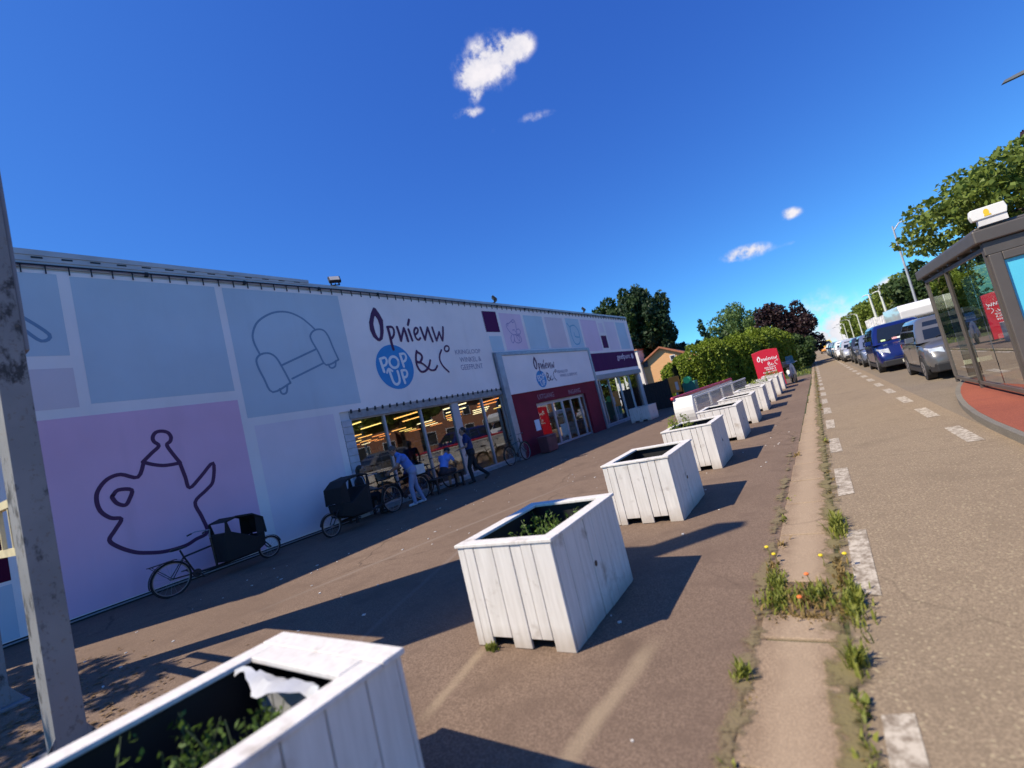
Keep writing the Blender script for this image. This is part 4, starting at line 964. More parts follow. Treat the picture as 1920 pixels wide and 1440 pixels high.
# ------------------------------------------------------------------ people
M_skin = pm('skin', (.34, .19, .13), .55, ns=20, na=.06)
M_hair = pm('dark_hair', (.018, .013, .011), .6, bs=.4, bsc=60)
M_hairg = pm('grey_brown_hair', (.09, .07, .06), .6, bs=.4, bsc=60)
M_eye = pm('eye', (.02, .015, .012), .2)
def person(label, loc, rz, J, mats, hair=M_hair, sleeve=.55, bare_legs=False, long_hair=False):
    """J: joints in metres, local +Y is the way the person faces. mats: shirt, trousers, shoe"""
    J = {k: Vector(v) for k, v in J.items()}
    fw = Vector(J.get('look', (0, 1, 0))).normalized()
    caps = []      # p, q, r0, r1, tag   (0 shirt 1 trousers 2 skin 3 shoe)
    def c(p, q, a, b, t): caps.append((Vector(p), Vector(q), a, b, t))
    pel, ch, nk, hd = J['pelvis'], J['chest'], J['neck'], J['head']
    mid = (pel + ch) / 2
    side = (J['shR'] - J['shL']).normalized()
    c(J['hipL'], J['hipR'], .115, .115, 1); c(pel, mid, .135, .128, 1 if not bare_legs else 1)
    c(pel.lerp(ch, .25), ch, .13, .14, 0); c(ch - side * .09, ch + side * .09, .115, .115, 0); c(ch, nk, .115, .065, 0)
    c(J['shL'], J['shR'], .062, .062, 0); c(nk, hd, .052, .056, 2)
    c(hd + Vector((0, 0, .02)) - fw * .018, hd + Vector((0, 0, .03)) + fw * .01, .094, .09, 2)
    dn = (nk - hd); dn = (dn - fw * dn.dot(fw)).normalized()
    c(hd + fw * .03, hd + fw * .05 + dn * .085, .068, .042, 2)
    c(hd + fw * .095 - dn * .01, hd + fw * .112 + dn * .025, .010, .016, 2)          # nose
    sd = fw.cross(dn).normalized()
    for s in (-1, 1): c(hd + sd * .088 * s - dn * .012, hd + sd * .09 * s + dn * .03, .016, .013, 2)   # ears
    for S in 'LR':
        sh, el, wr = J['sh' + S], J['el' + S], J['wr' + S]
        cut = sh.lerp(el, sleeve)
        c(sh, cut, .058, .052, 0); c(cut.lerp(sh, .1), el, .043, .039, 2); c(el, wr, .040, .027, 2)
        d = (wr - el).normalized(); pn = d.cross(Vector((0, 0, 1)))
        if pn.length < .1: pn = d.cross(Vector((1, 0, 0)))
        pn.normalize(); up = pn.cross(d)
        palm = wr + d * .085
        c(wr, wr + d * .03, .027, .03, 2)
        for k in range(-1, 2): c(wr + d * .02 + pn * .016 * k, palm + pn * .022 * k, .016, .014, 2)
        for k, L in zip((-1.5, -.5, .5, 1.5), (.06, .078, .084, .074)):
            b = palm + pn * .0195 * k; m1 = b + d * L * .5 - up * .01; e = m1 + d * L * .4 - up * .03
            c(b, m1, .0098, .0092, 2); c(m1, e, .0092, .008, 2)
        tb = wr + d * .03 + pn * .03; c(tb, tb + d * .035 + pn * .028 - up * .012, .0115, .010, 2); c(tb + d * .035 + pn * .028 - up * .012, tb + d * .06 + pn * .03 - up * .03, .010, .0085, 2)
        hp, kn, an = J['hip' + S], J['kn' + S], J['an' + S]
        if bare_legs:
            c(hp, hp.lerp(kn, .8), .098, .078, 1); c(hp.lerp(kn, .75), kn, .06, .055, 2); c(kn, kn.lerp(an, .35), .055, .056, 2); c(kn.lerp(an, .35), an, .056, .036, 2)
        else:
            c(hp, kn, .098, .066, 1); c(kn, kn.lerp(an, .35), .066, .064, 1); c(kn.lerp(an, .35), an, .064, .05, 1)
        toe = J.get('toe' + S, an + Vector((0, .15, -.045)))
        heel = an + Vector((0, 0, -.035))
        c(heel - (toe - an).normalized() * .03, toe, .042, .036, 3)
    mb = MB()
    for p, q, a, b, t in caps: mb.capsule(p, q, a, b, 0, 12)
    me = bpy.data.meshes.new('tmp'); me.from_pydata(mb.v, [], mb.f)
    bm = bmesh.new(); bm.from_mesh(me); bmesh.ops.recalc_face_normals(bm, faces=bm.faces); bm.to_mesh(me); bm.free()
    o = bpy.data.objects.new('person', me); COL.objects.link(o)
    rm = o.modifiers.new('r', 'REMESH'); rm.mode = 'VOXEL'; rm.voxel_size = .0085
    sm = o.modifiers.new('s', 'SMOOTH'); sm.factor = .5; sm.iterations = 3
    dg = bpy.context.evaluated_depsgraph_get()
    me2 = bpy.data.meshes.new_from_object(o.evaluated_get(dg)); o.modifiers.clear(); o.data = me2
    bpy.data.meshes.remove(me)
    me2.name = 'person'
    nf = len(me2.polygons); ce = np.zeros(nf * 3); me2.polygons.foreach_get('center', ce); ce = ce.reshape(-1, 3)
    best = np.full(nf, 9.); idx = np.zeros(nf, dtype=np.int32)
    for p, q, a, b, t in caps:
        p = np.array(p); d = np.array(q) - p; L2 = max(1e-9, d @ d)
        u = np.clip(((ce - p) @ d) / L2, 0, 1); dist = np.linalg.norm(ce - p - u[:, None] * d, axis=1) - (a + (b - a) * u)
        if t == 2: dist = dist + .004
        k = dist < best; best[k] = dist[k]; idx[k] = t
    me2.materials.clear()
    for mm in (mats[0], mats[1], M_skin, mats[2]): me2.materials.append(mm)
    me2.polygons.foreach_set('material_index', idx); me2.polygons.foreach_set('use_smooth', [True] * nf)
    o.location = loc; o.rotation_euler.z = rz
    tag(o, label, 'person')
    h = MB(); up = -dn
    B = Matrix((sd, fw, up)).transposed()
    h.sphere(hd + up * .035 - fw * .03, .108, 0, 16, 10, .93, .95, .95, B)
    if long_hair: h.capsule(hd - fw * .06, hd - fw * .08 + dn * .14, .085, .05)
    h.build('hair', hair, o, smooth=True)
    for s in (-1, 1):
        e = MB(); e.sphere(hd + fw * .094 + sd * .034 * s - dn * .012, .011, 0, 8, 6); e.build('eye', M_eye, o)
    m_ = MB(); m_.capsule(hd + fw * .091 + dn * .062 - sd * .022, hd + fw * .091 + dn * .062 + sd * .022, .006, .006); m_.build('mouth', pm('lips', (.22, .08, .07), .5), o)
    return o
# man in light blue shirt bending towards the bike
def face(dx, dy): return math.atan2(-dx, dy)
M_shirt = pm('light_blue_shirt', (.10, .20, .55), .8, ns=6, na=.1); M_jean = pm('pale_blue_trousers', (.24, .27, .42), .85, ns=8, na=.1)
M_navy = pm('navy_shirt', (.012, .03, .13), .8); M_blk = pm('black_trousers', (.012, .012, .016), .85); M_shoe = pm('dark_shoe', (.02, .018, .016), .6); M_wsh = pm('white_shoe', (.5, .5, .55), .6)
M_sky = pm('sky_blue_shirt', (.16, .27, .68), .8); M_short = pm('dark_shorts', (.05, .03, .035), .85)
person('man in a light blue shirt and pale trousers leaning forward over the bikes', (-9.62, 9.0, .004), face(-.62, -.78), {
    'pelvis': (0, -.06, .93), 'chest': (0, .12, 1.30), 'neck': (0, .24, 1.45), 'head': (0, .34, 1.56), 'look': (0, .85, -.5),
    'shL': (-.19, .18, 1.39), 'shR': (.19, .18, 1.39), 'elL': (-.25, .32, 1.14), 'elR': (.24, .25, 1.10), 'wrL': (-.14, .52, 1.05), 'wrR': (.12, .46, 1.03),
    'hipL': (-.09, -.06, .9), 'hipR': (.09, -.06, .9), 'knL': (-.11, .06, .50), 'knR': (.11, -.10, .49), 'anL': (-.12, .04, .09), 'anR': (.12, -.22, .09)}, (M_shirt, M_jean, M_wsh), M_hairg)
person('person in a navy shirt and black trousers in mid stride by the wide window pillar', (-9.42, 11.45, .004), face(-.66, -.75), {
    'pelvis': (0, 0, .93), 'chest': (0, .04, 1.34), 'neck': (0, .07, 1.50), 'head': (0, .11, 1.63), 'look': (0, 1, -.1),
    'shL': (-.19, .05, 1.43), 'shR': (.19, .05, 1.43), 'elL': (-.25, .14, 1.16), 'elR': (.25, -.08, 1.16), 'wrL': (-.2, .36, 1.12), 'wrR': (.24, .06, .98),
    'hipL': (-.09, 0, .9), 'hipR': (.09, 0, .9), 'knL': (-.1, .16, .50), 'knR': (.1, -.08, .48), 'anL': (-.1, .12, .09), 'anR': (.1, -.40, .16), 'toeR': (.1, -.30, .05)}, (M_navy, M_blk, M_shoe), M_hair)
person('black-haired person in a sky blue shirt and shorts sitting bent forward on the bench', to_world(8.4, -.78, .004), fa + R(-90) + R(14), {
    'pelvis': (0, -.05, .56), 'chest': (0, .14, .93), 'neck': (0, .27, 1.05), 'head': (0, .38, 1.13), 'look': (0, .8, -.6),
    'shL': (-.18, .2, 1.0), 'shR': (.18, .2, 1.0), 'elL': (-.24, .34, .76), 'elR': (.24, .34, .76), 'wrL': (-.1, .50, .66), 'wrR': (.1, .52, .66),
    'hipL': (-.09, -.02, .545), 'hipR': (.09, -.02, .545), 'knL': (-.12, .40, .54), 'knR': (.13, .42, .53), 'anL': (-.12, .36, .1), 'anR': (.14, .46, .1)}, (M_sky, M_short, M_shoe), M_hair, bare_legs=True)
person('person dressed in black sitting on the bench at the left edge of the big window', to_world(5.75, -.36, .004), fa + R(-90) + R(-40), {
    'pelvis': (0, -.04, .56), 'chest': (0, .02, .98), 'neck': (0, .06, 1.13), 'head': (0, .10, 1.27), 'look': (0, 1, -.15),
    'shL': (-.17, .03, 1.06), 'shR': (.17, .03, 1.06), 'elL': (-.23, .1, .80), 'elR': (.23, .1, .80), 'wrL': (-.15, .32, .72), 'wrR': (.15, .32, .72),
    'hipL': (-.09, -.02, .545), 'hipR': (.09, -.02, .545), 'knL': (-.12, .40, .54), 'knR': (.12, .40, .54), 'anL': (-.12, .40, .1), 'anR': (.13, .44, .1)}, (pm('black_top', (.016, .015, .018), .85), M_blk, M_shoe), M_hair, long_hair=True)
# red litter bin by the door
t = thing('litter_bin', 'pinkish red bin standing left of the sliding doors', 'bin', to_world(14.25, -.72, .004), fa)
b = MB(); b.loft([[(x * k, y * k, z) for x, y in ((-.36, -.24), (.36, -.24), (.36, .24), (-.36, .24))] for z, k in ((.02, .92), (.62, 1.0))]); b.build('body', pm('faded_red', (.17, .05, .055), .6, ns=4, na=.2), t, bevel=.03)
b = MB(); b.bb(-.38, .38, -.26, .26, .622, .68); b.build('lid', pm('faded_red_lid', (.2, .07, .075), .5), t, bevel=.02)
# ------------------------------------------------------------------ bus shelter
M_shel = pm('shelter_grey_metal', (.115, .10, .088), .5, .3, ns=3, na=.1)
G_shel = glassmat('shelter_glass', (.66, .70, .60), .05)
M_cyan = pm('cyan_poster', (.10, .55, .74), .45, ns=.9, na=.08)
sh = thing('bus_shelter', 'grey glazed bus shelter with a cyan poster panel at the right edge of the picture', 'bus shelter', (2.35, 9.6, .114))
SX, SY = 1.45, 4.2; SH = 2.36
for x in (.03, SX - .03):
    for y in (.03, 2.4, SY - .03):
        if x > 1 and y < 3: continue
        p = MB(); p.bb(x - .03, x + .03, y - .03, y + .03, 0, SH); p.build('post', M_shel, sh)
r = MB(); r.loft([[(x, y, z) for x, y in ((-.08, -.12), (SX + .1, -.12), (SX + .1, SY + .18), (-.08, SY + .18))] for z in (SH, SH + .19)]); r.bb(-.02, SX, 0, SY, SH + .19, SH + .235); r.build('roof', M_shel, sh, bevel=.02)
rs = MB(); y = .3
while y < SY: rs.bb(-.04, SX, y, y + .05, SH - .05, SH); y += .75
rs.build('rafter', M_shel, sh)
for i in range(4):
    a = .08 + i * 1.03
    g = MB(); g.quad((.03, a, .14), (.03, a + .98, .14), (.03, a + .98, SH - .12), (.03, a, SH - .12)); g.build('glass_panel', G_shel, sh)
g = MB(); g.quad((.06, SY - .03, .14), (SX - .06, SY - .03, .14), (SX - .06, SY - .03, SH - .12), (.06, SY - .03, SH - .12)); g.build('glass_panel', G_shel, sh)
f = MB(); f.bb(0, .02, .06, SY, .08, .14); f.bb(0, .06, .06, SY, SH - .12, SH - .06); f.bb(.06, SX, SY - .06, SY, .08, .14); f.build('glazing_rail', M_shel, sh)
# advertising end panel
pa = MB(); pa.bb(.02, .16, -.10, .03, 0.02, SH - .2); pa.bb(1.30, SX, -.10, .03, .02, SH - .2); pa.bb(.161, 1.299, -.10, .03, .02, .42); pa.bb(.161, 1.299, -.10, .03, SH - .32, SH - .2); pa.bb(.161, 1.299, -.03, .02, .42, SH - .32); pa.bb(0, SX, -.06, .02, SH - .198, SH - .002)
po_ = pa.build('poster_frame', M_shel, sh, bevel=.012)
ps = MB(); ps.bb(.163, 1.297, -.06, -.035, .422, SH - .322, 0); ps.build('poster', M_cyan, po_)
pw = MB()
for (cx, cz, rr) in ((.80, 1.86, .13), (.95, 1.78, .16), (1.1, 1.9, .12), (.86, 1.70, .09)):
    pw.add([(cx + rr * math.cos(2 * PI * k / 20), -.063 - cx * .002, cz + rr * .8 * math.sin(2 * PI * k / 20)) for k in range(20)], [tuple(range(20))])
pw.build('poster_print', pm('poster_white', (.75, .72, .72), .5), po_)
bn = MB(); bn.bb(.8, 1.2, 1.0, 3.8, .43, .47); bn.bb(.95, 1.05, 1.6, 1.7, 0, .43); bn.bb(.95, 1.05, 3.6, 3.7, 0, .43); bn.build('bench', M_dark, sh)
lb = thing('stop_sign_box', 'white box sign with a yellow emblem standing on the shelter roof', 'stop sign', (2.38, 9.5, 2.709)); lb.scale = (.62, .9, .95)
b = MB(); b.loft([[(-.02 + x, y, .10 + z) for x, z in ((-.06, 0), (.52, 0), (.55, .08), (.52, .17), (-.06, .17), (-.09, .08))] for y in (0, .14)]); b.build('box', pm('sign_white', (.80, .79, .74), .4, na=.03), lb, bevel=.01)
b = MB(); b.bb(0, .50, .02, .12, .0, .098); b.build('base', pm('sign_cream', (.72, .70, .66), .5), lb)
b = MB(); b.add([(.17 + .05 * math.cos(2 * PI * k / 20), -.003, .185 + .05 * math.sin(2 * PI * k / 20)) for k in range(20)], [tuple(range(20))]); b.bb(.12, .24, -.004, -.001, .125, .15); b.build('emblem', pm('emblem_yellow', (.80, .55, .03), .5, na=.03), lb)

# ------------------------------------------------------------------ vehicles
G_car = pm('car_glass', (.012, .016, .02), .04, ns=1, na=.2, spec=.9)
M_trim = pm('black_plastic', (.02, .02, .022), .55)
M_lens = pm('headlight_lens', (.62, .64, .68), .1, .2, ns=8, na=.2)
M_plate = pm('number_plate', (.62, .60, .5), .5, na=.05)
M_tail = pm('tail_light', (.35, .01, .01), .2)
def paint(name, col, metal=.3): return pm(name, col, .28, metal, ns=1.2, na=.06, coat=.6)
def rr(cx, cy, hx, hy, r, z, n=5):
    out = []
    for qx, qy, a0 in ((1, 1, 0), (-1, 1, 90), (-1, -1, 180), (1, -1, 270)):
        for k in range(n):
            a = R(a0 + 90 * k / (n - 1))
            out.append((cx + qx * (hx - r) + r * math.cos(a), cy + qy * (hy - r) + r * math.sin(a), z))
    return out
def car(name, label, cat, loc, rz, mat, L=4.2, W=1.78, H=1.5, hood=1.0, belt=.92, hoodz=.88, rake=.75, tail=.25, grille=True, roofmat=None, group=None, roofrails=False, dash=()):
    """front faces local -Y, front bumper at y = 0"""
    t = thing(name, label, cat, loc, rz, group)
    hw = W / 2; gc = .19
    def sec(y, w, z0, z1, n=4.2, k=24):
        out = []
        zc, hh = (z0 + z1) / 2, (z1 - z0) / 2
        for i in range(k):
            a = 2 * PI * (i + .5) / k; ca, sa = math.cos(a), math.sin(a)
            out.append((w * math.copysign(abs(ca) ** (2 / n), ca), y, zc + hh * math.copysign(abs(sa) ** (2 / n), sa)))
        return out
    b = MB()
    st = [(0.0, .80, .30, .62), (.05, .90, .24, .70), (.16, .955, gc, hoodz - .09), (.45, .985, gc, hoodz - .02), (hood * .95, 1.0, gc, belt), (L * .5, 1.0, gc, belt + .01), (L - .55, .99, gc, belt + .03), (L - .14, .96, gc + .03, belt + .02), (L - .03, .9, .3, belt - .06), (L, .8, .36, belt - .14)]
    b.loft([sec(y, hw * w, z0, z1) for y, w, z0, z1 in st])
    b.build('body', mat, t, smooth=True)
    # cabin
    yb0, yb1 = hood * .88, L - .06; yt0, yt1 = hood + rake, L - tail - .18
    wb, wt = hw * .965, hw * .76
    lev = [(belt - .03, yb0, yb1, wb, .12), (belt + (H - belt) * .5, yb0 + (yt0 - yb0) * .52, yb1 + (yt1 - yb1) * .42, wb + (wt - wb) * .42, .14), (H - .09, yt0 - .03, yt1, wt, .16), (H - .025, yt0 + .05, yt1 - .08, wt - .07, .18), (H, yt0 + .25, yt1 - .3, wt - .2, .2)]
    cb = MB(); cb.loft([rr(0, (a + c) / 2, w, (c - a) / 2, r, z) for z, a, c, w, r in lev])
    cb.build('cabin', roofmat or mat, t, smooth=True)
    def at(u):   # interpolated level between belt and roof edge
        z = belt + .01 + (H - .12 - belt) * u
        for (z0, a0, c0, w0, _), (z1, a1, c1, w1, _) in zip(lev, lev[1:]):
            if z <= z1 + 1e-6:
                k = (z - z0) / (z1 - z0); return z, a0 + (a1 - a0) * k, c0 + (c1 - c0) * k, w0 + (w1 - w0) * k
        return z, a1, c1, w1
    U = (.06, .5, .96); g = .008
    ws = MB()
    for u0, u1 in zip(U, U[1:]):
        A, B_ = at(u0), at(u1)
        ws.quad((-A[3] + .15, A[1] - g, A[0]), (A[3] - .15, A[1] - g, A[0]), (B_[3] - .15, B_[1] - g, B_[0]), (-B_[3] + .15, B_[1] - g, B_[0]))
    wso = ws.build('windscreen', G_car, t)
    for (dx, du, s_, m_) in dash:
        A = at(du); d = MB(); d.quad((dx - s_, A[1] - .02, A[0]), (dx + s_, A[1] - .02, A[0]), (dx + s_, A[1] + .03, A[0] + s_ * .9), (dx - s_, A[1] + .03, A[0] + s_ * .9)); d.build('dashboard_paper', m_, wso)
    rw = MB()
    for u0, u1 in zip(U, U[1:]):
        A, B_ = at(u0), at(u1)
        rw.quad((-A[3] + .17, A[2] + g, A[0]), (A[3] - .17, A[2] + g, A[0]), (B_[3] - .17, B_[2] + g, B_[0]), (-B_[3] + .17, B_[2] + g, B_[0]))
    rw.build('rear_window', G_car, t)
    split = [.04, .36, .68, .97] if L > 4.3 else [.04, .46, .96]
    for sx in (-1, 1):
        for k0, k1 in zip(split, split[1:]):
            w = MB()
            for u0, u1 in zip(U, U[1:]):
                A, B_ = at(u0), at(u1)
                def pt(Q, k): return (sx * (Q[3] + g), Q[1] + .14 + (Q[2] - Q[1] - .28) * k, Q[0])
                w.quad(pt(A, k0 + .012), pt(A, k1 - .012), pt(B_, k1 - .012), pt(B_, k0 + .012))
            w.build('side_window', G_car, t)
    for y in (.78, L - .78):
        for sx in (-1, 1):
            w = MB(); xo = sx * (hw - .19)
            w.cyl((xo, y, .31), .31, sx * .20, 24, 0, axis='X'); w.cyl((xo + sx * .2, y, .31), .20, sx * .006, 20, 1, axis='X')
            for q in range(5):
                a = 2 * PI * q / 5; w.box((xo + sx * .207, y + .1 * math.cos(a), .31 + .1 * math.sin(a)), (.006, .05, .05), 0)
            w.build('wheel', [M_tyre, M_rim], t)
            a_ = MB(); rg = []
            for k in range(13):
                an = PI * k / 12; c_, s_ = math.cos(an), math.sin(an)
                rg.append([(sx * (hw - .16), y + .36 * c_, .30 + .36 * s_), (sx * (hw + .008), y + .36 * c_, .30 + .36 * s_), (sx * (hw + .008), y + .40 * c_, .30 + .40 * s_), (sx * (hw - .16), y + .40 * c_, .30 + .40 * s_)])
            a_.loft(rg); a_.build('wheel_arch', M_trim, t)
    for sx in (-1, 1):
        h = MB(); h.hexa([(sx * hw * .55, .035, .60), (sx * hw * .88, .10, .60), (sx * hw * .93, .34, .62), (sx * hw * .6, .3, .62), (sx * hw * .58, .06, hoodz - .16), (sx * hw * .90, .14, hoodz - .15), (sx * hw * .945, .46, hoodz - .12), (sx * hw * .62, .4, hoodz - .10)])
        h.build('headlight', M_lens, t, bevel=.015)
        m_ = MB(); m_.hexa([(sx * (wb + .02), yb0 + .30, belt + .02), (sx * (wb + .22), yb0 + .26, belt + .02), (sx * (wb + .22), yb0 + .36, belt + .02), (sx * (wb + .02), yb0 + .42, belt + .02), (sx * (wb - .01), yb0 + .32, belt + .17), (sx * (wb + .2), yb0 + .28, belt + .17), (sx * (wb + .2), yb0 + .37, belt + .17), (sx * (wb - .01), yb0 + .42, belt + .17)])
        m_.build('wing_mirror', mat, t, bevel=.02)
        tl = MB(); tl.bb(sx * hw * .72, sx * hw * .93, L - .09, L - .0, belt - .28, belt - .05); tl.build('tail_light', M_tail, t)
    if L > 4.05:
        for sx in (-1, 1):
            yy = [hood + .12, hood + .12 + (L - .5 - hood) * .42, L - .75]
            for y0, y1 in zip(yy, yy[1:]):
                d = MB(); d.bb(sx * (hw - .02), sx * (hw + .004), y0 + .012, y1 - .012, .40, belt - .05)
                do = d.build('door', mat, t, bevel=.004)
                k = MB(); k.bb(sx * (hw + .004), sx * (hw + .028), y1 - .24, y1 - .08, belt - .17, belt - .14); k.build('handle', M_trim, do)
            s_ = MB(); s_.bb(sx * (hw - .05), sx * (hw + .012), 1.15, L - 1.15, .20, .32); s_.build('sill_trim', M_trim, t)
    wi = MB()
    for q in (-.45, .15):
        A, B_ = at(.08), at(.34); wi.tube([(q, A[1] - .03, A[0]), (q + .42, B_[1] - .03, B_[0])], .009, 5)
    wi.build('wiper', M_trim, t)
    bp = MB(); bp.hexa([(-hw * .84, -.03, .22), (hw * .84, -.03, .22), (hw * .97, .22, .22), (-hw * .97, .22, .22), (-hw * .84, -.035, .44), (hw * .84, -.035, .44), (hw * .97, .22, .44), (-hw * .97, .22, .44)])
    bp.build('bumper', M_trim, t, bevel=.03)
    if grille:
        gr = MB(); gr.hexa([(-hw * .5, -.004, .50), (hw * .5, -.004, .50), (hw * .5, .1, .5), (-hw * .5, .1, .5), (-hw * .48, .03, .66), (hw * .48, .03, .66), (hw * .48, .1, .66), (-hw * .48, .1, .66)]); gr.build('grille', M_trim, t)
    pl = MB(); pl.bb(-.26, .26, -.05, -.036, .28, .39); pl.build('number_plate', M_plate, t)
    if roofrails:
        rl = MB()
        for sx in (-1, 1): rl.tube([(sx * (wt - .06), yt0 + .1, H + .03), (sx * (wt - .06), yt1 - .1, H + .03)], .018, 6); rl.bb(sx * (wt - .08), sx * (wt - .04), yt0 + .1, yt0 + .18, H - .06, H + .03); rl.bb(sx * (wt - .08), sx * (wt - .04), yt1 - .2, yt1 - .1, H - .06, H + .03)
        rl.build('roof_rail', M_trim, t)
    return t
P_grey = paint('grey_metallic_paint', (.13, .13, .135)); P_blue = paint('deep_blue_paint', (.006, .014, .11), .2); P_silver = paint('silver_paint', (.48, .49, .52)); P_white = paint('white_paint', (.72, .72, .73), 0)
P_dark = paint('dark_grey_paint', (.04, .042, .05)); P_red = paint('red_car_paint', (.32, .012, .014), .1); P_steel = paint('blue_grey_paint', (.16, .19, .28)); P_cream = paint('cream_white_paint', (.70, .68, .62), 0)
W_paper = pm('white_paper', (.7, .72, .66), .7); P_paper = pm('pink_paper', (.6, .3, .32), .7); G_paper = pm('green_paper', (.45, .6, .3), .7)
PK = 'cars parked facing the camera along the kerb'
car('parked_car', 'grey people carrier parked nearest, half hidden by the bus shelter', 'car', (3.16, 15.7, .004), 0, P_grey, L=4.1, W=1.76, H=1.66, hood=.95, belt=1.02, hoodz=.98, rake=.62, tail=.12, group=PK, roofrails=False)
car('parked_car', 'deep blue van parked behind the grey people carrier with papers on its dashboard', 'van', (2.80, 22.0, .004), 0, P_blue, L=4.7, W=1.86, H=1.80, hood=.9, belt=1.08, hoodz=1.03, rake=.55, tail=.1, group=PK, dash=((-.55, .1, .07, G_paper), (-.2, .1, .08, P_paper), (-.05, .1, .07, W_paper), (.3, .12, .06, W_paper)))
car('parked_car', 'blue grey hatchback peeking out behind the deep blue van', 'car', (2.72, 28.0, .004), 0, P_steel, L=4.2, H=1.55, group=PK)
car('parked_car', 'dark car between the blue grey hatchback and the silver one', 'car', (2.72, 33.4, .004), 0, P_dark, L=4.3, H=1.5, group=PK)
car('parked_car', 'silver car with bright headlights in the middle of the parked row', 'car', (2.45, 39.2, .004), 0, P_silver, L=4.2, H=1.5, group=PK)
car('parked_car', 'white car at the left of the silver car in the parked row', 'car', (2.28, 45.2, .004), 0, P_white, L=4.3, H=1.52, group=PK)
for i, (lab, P_) in enumerate((('dark car parked just beyond the white one', P_dark), ('blue grey car far along the parked row', P_steel), ('black car near the far end of the parked row', P_dark), ('cream car at the far end of the parked row', P_cream))):
    car('parked_car', lab, 'car', (2.3 - .02 * i, 51.5 + 6 * i, .004), 0, P_, L=4.3, H=1.5, group=PK)
car('road_works_van', 'orange and yellow van standing far down the road', 'van', (2.0, 96, .004), R(0), paint('orange_paint', (.72, .28, .03), 0), L=5, W=2.0, H=2.1, hood=.9, belt=1.2, hoodz=1.15, rake=.5, tail=.08, roofmat=paint('yellow_paint', (.75, .6, .08), 0))
# white camper
cv = thing('camper_van', 'white camper van with an overhanging cab roof behind the blue van', 'camper van', (5.0, 30.0, .004))
b = MB(); P = [(.0, .35), (.0, .95), (.75, 1.25), (1.2, 1.75), (.55, 1.85), (.5, 2.25), (.8, 2.55), (6.4, 2.6), (6.4, .35)]
b.loft([[(x, y, z) for y, z in P] for x in (-1.05, 1.05)]); b.build('body', P_white, cv, bevel=.05)
b = MB(); b.quad((-.9, .745, 1.27), (.9, .745, 1.27), (.9, 1.17, 1.74), (-.9, 1.17, 1.74)); b.build('windscreen', G_car, cv)
for sx in (-1, 1):
    b = MB(); b.add([(sx * 1.056, .95, 1.2), (sx * 1.056, 1.9, 1.2), (sx * 1.056, 1.9, 1.7), (sx * 1.056, 1.35, 1.7)], [(0, 1, 2, 3)]); b.build('side_window', G_car, cv)
    for y in (1.0, 5.1):
        w = MB(); w.cyl((sx * .85, y, .33), .33, sx * .215, 20, 0, axis='X'); w.cyl((sx * 1.066, y, .33), .19, sx * .004, 16, 1, axis='X'); w.build('wheel', [M_tyre, M_rim], cv)
    h = MB(); h.bb(sx * .6, sx * .92, -.012, .03, .72, .92); h.build('headlight', M_lens, cv)
    mi = MB(); mi.bb(sx * 1.06, sx * 1.28, .95, 1.05, 1.3, 1.6); mi.build('wing_mirror', M_trim, cv)
b = MB(); b.bb(-1.0, 1.0, -.04, .04, .36, .6); b.bb(-.5, .5, -.01, .03, .64, .9); b.build('bumper', M_trim, cv)

# ------------------------------------------------------------------ red sign, scooter, cart rail
M_sred = pm('sign_red', (.52, .008, .03), .4, ns=1.5, na=.06)
sg = thing('totem_sign', 'tall red sign board with white lettering at the end of the planter row', 'sign', (-2.1, 27.6, .004))
b = MB(); W2, H2 = .60, 2.06
prof = [(-W2, .06), (W2, .06)] + [(W2 * (1 - 2 * k / 12), H2 - .13 + .11 * math.sin(PI * (k + 1.5) / 15)) for k in range(13)]
b.loft([[(x, y, z) for x, z in prof] for y in (0, .16)]); b.build('board', M_sred, sg, bevel=.01)
b = MB(); b.bb(-W2 - .02, W2 + .02, -.04, .2, 0, .06); b.build('base', M_dark, sg)
kk2 = .74 / 2.82
logo(sg, lambda s, z, e=0: (-.42 + (s - ax0) * kk2 * 1.12, -.006 - e, 1.72 + (z - 5.9) * kk2 * 1.0), INK_white, badge=False)
fz = lambda x, z, e=0: (x, -.006 - e, z)
text('lettering', 'KRINGLOOP', fz, (-.18, .34, 1.06, 1.13), INK_white, sg, bold=.02); text('lettering', 'WINKEL &', fz, (-.14, .34, .96, 1.03), INK_white, sg, bold=.02); text('lettering', 'GEEFPUNT', fz, (-.3, .34, .83, .90), INK_white, sg, bold=.02)
st = thing('motor_scooter', 'white and grey motor scooter parked behind the red sign', 'scooter', (-1.30, 29.2, .004), R(-80))
for x in (0, 1.2):
    w = MB(); w.tube([(x + .2 * math.cos(2 * PI * k / 20), 0, .24 + .2 * math.sin(2 * PI * k / 20)) for k in range(20)], .05, 8, 0, closed=True); w.cyl((x, -.03, .24), .14, .06, 14, 1, axis='Y'); w.build('wheel', [M_tyre, M_rim], st, smooth=True)
def el(x, w, z0, z1): return [(x, w * math.cos(2 * PI * k / 14), (z0 + z1) / 2 + (z1 - z0) / 2 * math.sin(2 * PI * k / 14)) for k in range(14)]
b = MB(); b.loft([el(-.32, .05, .6, .7), el(-.15, .16, .42, .74), el(.2, .18, .3, .74), el(.5, .17, .26, .42), el(.8, .17, .26, .40), el(.95, .16, .3, .7), el(1.05, .12, .45, 1.0), el(1.1, .06, .7, 1.05)]); b.build('body', paint('scooter_white', (.68, .68, .66), 0), st, smooth=True)
b = MB(); b.loft([el(-.28, .08, .72, .80), el(0, .14, .72, .84), el(.35, .12, .72, .80)]); b.build('seat', M_sadd, st, smooth=True)
b = MB(); b.tube([(1.2, 0, .24), (1.05, 0, .95)], .03, 8); b.tube([(1.0, -.32, 1.08), (1.06, 0, 1.02), (1.0, .32, 1.08)], .016, 8); b.build('handlebar', M_steel, st)
